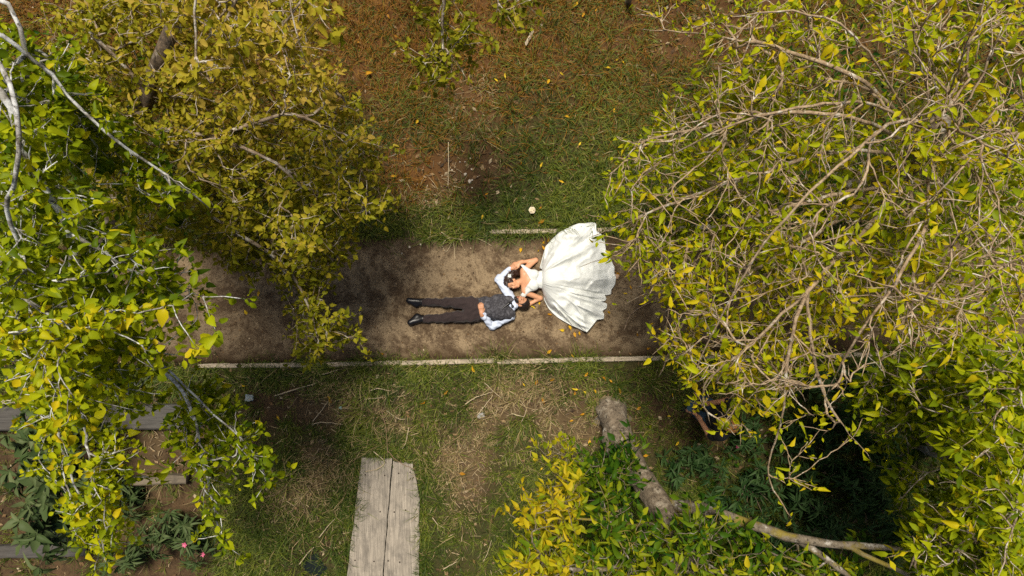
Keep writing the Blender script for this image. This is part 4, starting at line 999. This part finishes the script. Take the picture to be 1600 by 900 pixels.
# ------------------------------------------------------------------ timber
W_EDGE = wood_mat('weathered_edging_wood', (0.50, 0.42, 0.31), (0.25, 0.19, 0.125), 0)
W_DECK = wood_mat('grey_deck_wood', (0.36, 0.31, 0.245), (0.13, 0.112, 0.088), 1, (0.085, 0.075, 0.062))
W_BEAM = wood_mat('dark_grey_beam_wood', (0.085, 0.078, 0.068), (0.036, 0.033, 0.029), 0)
W_TAN = wood_mat('tan_beam_wood', (0.20, 0.16, 0.11), (0.09, 0.07, 0.045), 0)
def plank(name, L, Wd, T, mat, ax=0, seed=0, rag=.004, parent=None, ns=26, ends=.02, taper=None):
    """board lying along its own long axis with worn, uneven edges"""
    g = np.random.default_rng(seed); V = []
    s = np.linspace(-L/2, L/2, ns); a = Wd/2; b = T/2; r = min(a, b)*.3
    prof = [(-a, -b), (a, -b), (a, b-r), (a-r, b), (0, b), (-a+r, b), (-a, b-r)]; m = len(prof)
    wob = np.convolve(g.normal(0, 1, ns+8), np.ones(5)/5, 'same')[4:-4]*rag; w2 = np.convolve(g.normal(0, 1, ns+8), np.ones(3)/3, 'same')[4:-4]*rag
    for i, x in enumerate(s):
        for j, (y, z) in enumerate(prof):
            e = (w2[i] if y > 0 else wob[i]) if j != 4 else 0
            tp = 1 if taper is None else taper(x/L+.5, y > 0)
            xx = x+(g.normal(0, ends) if i in (0, ns-1) else 0)
            V.append((xx, y*tp+e, z+g.normal(0, rag*.25)))
    V = np.array(V)
    if ax == 1: V = V[:, [1, 0, 2]]*np.array([-1, 1, 1])
    i = np.arange(ns-1)[:, None]*m; j = np.arange(m)[None]; j1 = (j+1) % m
    Q = np.stack([i+j, i+j1, i+m+j1, i+m+j], -1).reshape(-1, 4)
    Q = Q[:, ::-1]
    me = mesh(name, V, [Q, np.arange(m)[None], np.arange((ns-1)*m, ns*m)[::-1][None]], mat)
    return link(name, me, parent)
def between(o, p, q, zc):
    o.location = ((p[0]+q[0])/2, (p[1]+q[1])/2, zc); o.rotation_euler = (0, 0, math.atan2(q[1]-p[1], q[0]-p[0]))
segs = [(308, 372), (378, 472), (474, 627), (629, 774), (777, 926), (929, 1062), (1066, 1230), (1234, 1400)]
ew = ['short, emerging from the left leaves', 'sunk in grass left of the dark soil', 'grassed over, above the fallen stalk', 'pale, above the deck gap, left of the joint', 'pale, directly below the man, right of the joint', 'below the gown hem', 'under lime twigs on the right', 'in deep shade at the right end']
for i, ((a, b), wd) in enumerate(zip(segs, ew)):
    p, q = at(a, edge_line(a)+rng.uniform(-1.5, 1.5)), at(b, edge_line(b)+rng.uniform(-1.5, 1.5))
    o = plank('edging_plank', np.linalg.norm(q-p), .068, .15, W_EDGE, 0, 30+i, .005); between(o, p, q, -.038 + (.014 if i in (3, 4) else 0) - (.022 if i in (0, 1, 2) else 0))
    tag(o, 'lower path edging plank ' + wd, 'plank', 'planks edging the lower side of the path')
for i, (a, b, y0, y1, wd) in enumerate([(767, 905, 362.5, 360.5, 'left of the gown'), (912, 1030, 360, 357, 'right of the gown, under twigs'), (1034, 1200, 357, 354, 'hidden under the right tree')]):
    p, q = at(a, y0), at(b, y1); o = plank('edging_plank', np.linalg.norm(q-p), .065, .13, W_EDGE, 0, 50+i, .005); between(o, p, q, -.012)
    tag(o, 'upper path edging plank ' + wd, 'plank', 'planks edging the upper side of the path')
# deck
deck = empty('plank_walkway', tuple(at(598, 810, 0))); deck.location.z = -.05
tag(deck, 'weathered grey board walkway running out of the bottom edge', 'walkway')
def deck_board(poly, seed, z, bite=False):
    """poly: (left_top, left_bottom, right_top, right_bottom) ground pixels"""
    g = np.random.default_rng(seed); (a, b, c, d) = [at(*p) for p in poly]; ns, nc = 60, 6; V = []
    rl = np.convolve(g.normal(0, 1, ns+8), np.ones(5)/5, 'same')[4:-4]*.009; rr = np.convolve(g.normal(0, 1, ns+8), np.ones(5)/5, 'same')[4:-4]*.009
    for zz in (0, -.045):
        for i in range(ns):
            t = i/(ns-1); l = a+(b-a)*t; r = c+(d-c)*t
            if bite and t < .26: r = r+(l-r)*(.27*(1-t/.26)**1.2)
            for j in range(nc):
                s = j/(nc-1); p = l+(r-l)*s; p = p+np.array([rl[i]*(1-s)+rr[i]*s, g.normal(0, .012) if i == 0 else 0, 0]); p[2] = zz+(.006*math.sin(s*9+t*3) if not zz else 0)+z
                V.append(p)
    V = np.array(V); n = ns*nc; F = grid_faces(ns, nc); T = [F, F[:, ::-1]+n]
    i = np.arange(ns-1)*nc; j = np.arange(nc-1)
    T += [np.stack([i, i+n, i+nc+n, i+nc], -1)[:, ::-1], np.stack([i+nc-1, i+nc-1+n, i+2*nc-1+n, i+2*nc-1], -1), np.stack([j, j+1, j+1+n, j+n], -1)[:, ::-1], np.stack([j, j+1, j+1+n, j+n], -1)+np.array((ns-1)*nc)]
    base = np.array(deck.location)
    me = mesh('board', V-base, T, W_DECK); return link('board', me, deck)
deck_board([(564, 716), (537, 935), (611.5, 719), (594, 935)], 1, -.055)
deck_board([(613, 724), (595.2, 935), (655, 727), (653, 935)], 2, -.060, True)
for yy in (742, 800, 880):
    o = plank('bearer', .86, .09, .08, W_BEAM, 0, yy, parent=deck); p = at(604, yy); o.location = tuple(p-np.array(deck.location)); o.location.z = -.095
nailm = flat_mat('rusty_nail', (0.03, 0.018, 0.012), .7)
for yy in (742, 800, 880):
    for xx in (570, 600, 622, 640):
        xx = xx-(yy-742)*.12; bg_ = Bag(); p = at(xx, yy+rng.uniform(-3, 3)); p[2] = -.052; bg_.add(*tube(np.array([p, p+[0, 0, .008]])-np.array(deck.location), .011, 8)); bg_.build('nail', nailm, deck)
# beams on the left
for (a, b, y, wd, T, mat, z, lab, seed) in [(-30, 292, 652, .36, .16, W_BEAM, .02, 'wide dark grey beam behind the hanging leaves on the left', 61), (186, 293, 750, .13, .14, W_TAN, .0, 'short tan timber between the hanging leaf sprays', 62), (-20, 125, 868, .20, .10, W_BEAM, -.2, 'grey beam lying in water at the bottom left corner', 63), (-30, 40, 627, .06, .06, W_EDGE, .06, 'thin pale pole end at the left edge', 64)]:
    p, q = at(a, y+2), at(b, y-2); o = plank('timber_beam', np.linalg.norm(q-p), wd, T, mat, 0, seed, .008); between(o, p, q, z); tag(o, lab, 'timber')
o = plank('wooden_stake', .5, .10, .09, W_EDGE, 0, 66, .004); p = at(980, 3); o.location = (p[0], p[1], .2); o.rotation_euler = (0, math.radians(88), 0); tag(o, 'short pale wooden stake cut by the top edge', 'stake')

# ------------------------------------------------------------------ dry stalks and twigs on the ground
STALK = flat_mat('dry_stalk', (0.44, 0.35, 0.22), .75, .3, 40)
STALKD = flat_mat('brown_twig', (0.22, 0.14, 0.08), .8, .3, 40)
sticks = [([(430, 618), (465, 607), (495, 598)], .010, STALK, 'straight pale stalk on dark soil below the edging'),
 ([(506, 584), (520, 580), (530, 577)], .007, STALK, 'short pale stalk close under the edging'),
 ([(487, 660), (503, 640), (515, 624)], .007, STALK, 'thin stalk leaning below the long pale stalk'),
 ([(485, 664), (505, 661), (535, 664)], .007, STALK, 'level stalk at the lower rim of dark soil'),
 ([(596, 642), (602, 670), (605, 715)], .008, STALKD, 'long brown stalk pointing down to the walkway'),
 ([(580, 609), (592, 606), (610, 610)], .008, STALK, 'short pale stalk in dry grass, upper left of walkway'),
 ([(570, 623), (585, 622), (600, 620)], .007, STALK, 'level pale stalk above the walkway'),
 ([(604, 642), (620, 654), (632, 656)], .007, STALK, 'forked-looking stalk above the walkway corner'),
 ([(638, 668), (634, 690), (628, 702)], .007, STALK, 'pale stalk just above the walkway end'),
 ([(583, 706), (600, 722), (590, 733), (570, 738)], .009, STALK, 'bent stalk lying over the walkway end'),
 ([(605, 705), (622, 722), (650, 736)], .006, STALKD, 'dark twig across the broken walkway corner'),
 ([(726, 632), (745, 620), (770, 612)], .008, STALK, 'pale stalk at the straw heap, left side'),
 ([(745, 650), (757, 635), (770, 617)], .008, STALK, 'slanting pale stalk in the straw heap'),
 ([(800, 647), (810, 650), (818, 652)], .010, STALK, 'short white stalk in the middle of the straw heap'),
 ([(757, 597), (770, 610), (784, 622)], .007, STALK, 'stalk at the top of the straw heap'),
 ([(763, 628), (785, 642), (795, 648)], .006, STALKD, 'brown stalk crossing the straw heap'),
 ([(815, 660), (822, 640), (812, 625)], .006, STALK, 'upright thin stalk right of the straw heap'),
 ([(692, 892), (702, 886), (714, 880)], .008, STALK, 'pale stalk at the bottom edge right of the walkway'),
 ([(675, 810), (684, 822), (694, 827)], .007, STALK, 'stalk in green grass right of the walkway'),
 ([(755, 880), (762, 865), (768, 845)], .006, STALK, 'thin stalk in green grass left of the yellow leaves'),
 ([(778, 750), (788, 768), (794, 780)], .006, STALKD, 'thin brown stalk in grass below the straw heap'),
 ([(460, 892), (475, 872), (488, 858)], .009, STALK, 'stalk leaning out of the dark water'),
 ([(497, 842), (510, 825), (522, 812)], .007, STALK, 'stalk on the bank above the dark water'),
 ([(690, 363), (708, 378), (711, 406)], .007, STALK, 'looping stalk on the upper path verge, straight part'),
 ([(707, 378), (698, 393), (692, 385), (701, 373), (725, 375)], .006, STALK, 'curled stalk on the upper path verge'),
 ([(745, 372), (758, 378), (769, 385)], .006, STALK, 'small stalk on the path left of the upper edging'),
 ([(702, 225), (702, 260), (701, 294)], .008, STALK, 'upright pale stalk beside the bare dark soil'),
 ([(900, 121), (918, 119), (938, 122)], .007, STALKD, 'level brown twig in the grass at upper right'),
 ([(600, 402), (618, 411), (632, 408)], .006, STALKD, 'thin twig on the left part of the path'),
 ([(975, 515), (985, 492), (1010, 475), (1040, 468)], .012, TWIG_BROWN, 'forked bare twig on the path right of the gown'),
 ([(940, 445), (985, 450), (1020, 442)], .006, TWIG_BROWN, 'thin bare twig by the gown hem')]
for P, r, m, lab in sticks:
    Q = np.array([at(*p) for p in P]); zz = np.where(path_mask(*topx(Q[:, 0], Q[:, 1])) > .5, .012, ground_z(Q[:, 0], Q[:, 1])+.07); Q[:, 2] = zz+r
    if 'walkway end' in lab or 'walkway corner' in lab: Q[:, 2] = np.maximum(Q[:, 2], -.03)
    c = Q.mean(0); Pp = spline(Q-c, .03); Pp += rng.normal(0, .002, Pp.shape)
    V, F4, F3 = tube(Pp, np.linspace(r, r*.6, len(Pp)), 6); o = link('dry_stalk', mesh('dry_stalk', V, [F4, F3], m, True)); o.location = c
    tag(o, lab, 'stalk', 'dry stalks lying on the ground')

# ------------------------------------------------------------------ stones, flower, scraps
def stone(name, px, py, r, mat, label, cat, group=None, flat=.6, z=None):
    g = np.random.default_rng(int(px*7+py)); p = at(px, py); zz = (ground_z(p[0], p[1]) if path_mask(px, py) < .5 else .0) if z is None else z
    import bmesh
    bm = bmesh.new(); bmesh.ops.create_icosphere(bm, subdivisions=2, radius=1); 
    me = bpy.data.meshes.new(name)
    for v in bm.verts: v.co = Vector((v.co.x*r*(1+.15*g.normal()), v.co.y*r*.8*(1+.15*g.normal()), v.co.z*r*flat))
    bm.to_mesh(me); bm.free(); me.materials.append(mat)
    o = link(name, me); o.location = (p[0], p[1], float(zz)+r*flat*.6); o.rotation_euler = (0, 0, g.uniform(0, 6)); tag(o, label, cat, group); return o
PALE = flat_mat('pale_stone', (0.50, 0.44, 0.35), .8, .2)
for px, py, r, lab in [(727.5, 273, .026, 'round pale pebble on bare dark soil, upper of two large'), (734, 284, .030, 'largest pale pebble on the bare dark soil'), (738, 282, .016, 'small pebble touching the largest pale pebble'), (707, 267, .016, 'tan pebble left of the bare dark soil'), (737, 265, .014, 'small pebble above the largest pebbles'),
                  (747, 277, .012, 'tiny pebble right of the large pebbles'), (798, 293, .013, 'white pebble in grass left of the white rose'), (727, 254, .010, 'tiny pebble at the top of the bare soil'), (719, 254, .010, 'tiny pebble at the upper left of the bare soil'), (738, 294, .012, 'grey pebble at the lower rim of the bare soil'), (735, 248, .010, 'tiny pebble under the grass tuft at the bare soil'),
                  (640, 386, .020, 'white chip on the upper verge, left of curled stalk'), (657, 382, .016, 'small white chip left of the looping stalk'), (628, 396, .014, 'small white chip on the path near left leaves')]:
    stone('pebble', px, py, r, PALE, lab, 'pebble', 'pale pebbles on soil', z=float(ground_z(*at(px, py)[:2]))+.012 if path_mask(px, py) < .5 else None)
def rose():
    cream = flat_mat('cream_petal', (0.80, 0.70, 0.52), .6, .1); p = at(831, 330); root = empty('rose', (p[0], p[1], float(ground_z(p[0], p[1]))+.10)); tag(root, 'cream white rose lying in the grass above the path', 'flower')
    for ring, (n, r, up) in enumerate(((6, .055, .3), (5, .040, .7), (4, .024, 1.3))):
        for q in range(n):
            t_ = q*6.283/n+ring*.5; d = np.array([math.cos(t_), math.sin(t_), 0]); s_ = np.array([-math.sin(t_), math.cos(t_), 0]); z = np.array([0, 0, 1.0]); V = []
            for i in range(4):
                u = i/3; c = d*r*math.sin(u*1.4)+z*r*up*u*.8; wv = r*.62*math.sin(.4+u*2.0)
                for j in (-1, 0, 1): V.append(c+s_*wv*j-d*abs(j)*r*.22+z*.004*ring)
            F = grid_faces(4, 3); link('petal', mesh('petal', np.array(V), F, cream, True), root)
    b = Bag(); b.add(*tube(spline(np.array([[0, 0, -.01], [.06, -.05, -.03], [.11, -.12, -.05]]), .03), .005, 6)); b.build('stem', flat_mat('green_stem', (.05, .09, .02), .6), root)
rose()
for px, py, L, a, lab in [(826, 65, .16, 60, 'broken pale wood chip in the dry grass at top'), (830, 56, .07, 60, 'small pale wood chip just above a larger chip')]:
    o = plank('wood_chip', L, .045, .02, W_EDGE, 0, int(px), .003, ns=8); p = at(px, py); o.location = (p[0], p[1], float(ground_z(p[0], p[1]))+.09); o.rotation_euler = (.1, .1, math.radians(a)); tag(o, lab, 'wood chip')
def crumple(px, py, r, col, label):
    g = np.random.default_rng(int(px)); n = 7; x, y = np.meshgrid(np.linspace(-r, r, n), np.linspace(-r*.8, r*.8, n), indexing='ij'); z = .35*r*g.random((n, n))
    m, t, b = new_mat('thin_plastic'); b.inputs['Base Color'].default_value = (*col, 1); b.inputs['Roughness'].default_value = .25
    V = np.stack([x+g.normal(0, r*.09, (n, n)), y+g.normal(0, r*.09, (n, n)), z], -1).reshape(-1, 3); p = at(px, py)
    o = link('plastic_scrap', mesh('plastic_scrap', V, grid_faces(n, n), m)); o.location = (p[0], p[1], float(ground_z(p[0], p[1]))+.07); tag(o, label, 'scrap')
crumple(390, 621, .06, (.30, .34, .34), 'crumpled clear plastic scrap at the left end of dark soil')
crumple(532, 637, .022, (.2, .4, .4), 'tiny pale blue scrap right of the dark soil')
crumple(751, 650, .05, (.30, .29, .27), 'crumpled whitish scrap in the straw heap')

# ------------------------------------------------------------------ fallen leaves, each its own thing
YEL = leaf_mat('fallen_yellow', [(0, (.16, .06, .012)), (.4, (.42, .20, .012)), (.75, (.62, .38, .015)), (1, (.60, .46, .03))], .1)
fl_path = [(836, 482), (833, 479), (843, 476), (875, 515), (897, 519), (892, 515), (949, 487), (974, 458), (963, 426), (906, 523), (840, 393), (813, 394), (847, 384), (850, 377), (857, 373), (862, 492), (355, 396), (405, 455), (383, 485), (549, 417), (508, 500), (590, 548), (600, 553), (578, 547), (986, 452), (1002, 460), (995, 520), (1010, 545), (855, 552), (893, 553), (1021, 505), (1035, 480)]
fl_top = [(607, 27), (618, 59), (901, 8), (931, 18), (912, 24), (971, 98), (946, 109), (961, 97), (778, 131), (790, 126), (858, 128), (874, 117), (957, 180), (888, 187), (799, 190), (640, 218), (655, 190), (814, 254), (844, 264), (758, 306), (842, 328), (613, 277), (755, 337), (849, 345), (880, 287), (930, 253), (700, 60), (560, 70), (575, 120), (903, 230)]
fl_low = [(664, 627), (742, 580), (836, 600), (866, 592), (817, 598), (903, 608), (913, 587), (928, 608), (912, 611), (897, 617), (850, 630), (913, 646), (896, 657), (922, 688), (833, 717), (820, 768), (868, 718), (694, 615), (718, 740), (803, 793), (796, 798), (380, 600), (518, 622), (518, 629), (940, 588), (955, 596), (966, 606), (995, 640), (1043, 650), (1013, 712), (1080, 700), (1050, 620), (1062, 690), (845, 735), (880, 770), (432, 650)]
MARKS = [(640, 470, "the man's upper shoe"), (645, 505, "the man's lower shoe"), (700, 485, "the man's legs"), (770, 510, "the man's bent elbow"), (828, 476, "the man's head"), (800, 415, 'the joined hands'), (845, 466, "the woman's lower elbow"), (838, 405, "the woman's upper elbow"),
         (905, 350, 'the top of the gown'), (962, 430, 'the beige shoe'), (945, 490, 'the pleated gown hem'), (916, 519, 'the lowest gown point'), (860, 485, 'the lower gown edge'), (831, 330, 'the cream rose'), (795, 362, 'the upper edging plank'), (732, 275, 'the pebbles'), (650, 285, 'the brown leaf litter'),
         (827, 62, 'the wood chips'), (980, 5, 'the wooden stake'), (700, 110, 'the hanging leaf spray'), (700, 260, 'the upright stalk'), (700, 385, 'the curled stalk'), (500, 470, 'the low hanging foliage'), (330, 470, 'the left tree leaves'), (600, 570, 'the grassed-over edging'), (700, 566, 'the pale edging left of the joint'), (850, 563, 'the pale edging below the man'),
         (980, 559, 'the edging below the gown'), (600, 720, 'the walkway end'), (650, 800, 'the walkway side'), (440, 630, 'the dark soil'), (390, 620, 'the plastic scrap'), (800, 640, 'the straw heap'), (751, 650, 'the whitish scrap'), (950, 660, 'the thick trunk foot'), (1020, 770, 'the upper thick trunk'), (860, 700, 'the yellow leafy spray'), (840, 800, 'the yellow bush leaves'), (1110, 660, 'the standing person'),
         (970, 250, 'the lime twig tips'), (930, 120, 'the level brown twig'), (550, 60, 'the golden leaves at top left'), (1000, 480, 'the forked bare twig'), (880, 200, 'the green tufts')]
def leaf_label(px, py, shade, used):
    for _, mx, my, nm in sorted((((px-a)**2+(py-b)**2)**.5, a, b, c) for a, b, c in MARKS):
        ddx, ddy = px-mx, py-my
        h_ = 'left' if ddx < 0 else 'right'; v_ = 'above' if ddy < 0 else 'below'
        opts = ([v_, v_+' and '+h_+' of'] if abs(ddy) > abs(ddx) else [h_+' of', v_+' and '+h_+' of'])
        for w_ in opts:
            lab = shade+' fallen leaf lying '+w_+' '+nm
            if len(lab.split()) <= 16 and (w_, nm) not in used: used.add((w_, nm)); return lab
used_leaf = set()
for pts, grp, zz in ((fl_path, 'yellow leaves fallen on the path', .018), (fl_top, 'yellow leaves fallen in the upper grass', None), (fl_low, 'yellow leaves fallen on the lower bank', None)):
    for px, py in pts:
        p = at(px, py); p[2] = zz if zz else float(ground_z(p[0], p[1]))+.095
        d = unit(np.array([rng.normal(), rng.normal(), .1])); R = leaf_frames(d[None], (np.array([0, 0, 1.0])+.25*rng.normal(size=3))[None])[0]
        tn = float(rng.uniform(.25, 1)); shade = 'orange' if tn < .45 else ('golden' if tn < .75 else 'yellow')
        o = place_leaf('fallen_leaf', 'ovate', p, R, float(rng.uniform(.055, .10)), tn, YEL); tag(o, leaf_label(px, py, shade, used_leaf), 'leaf', grp)
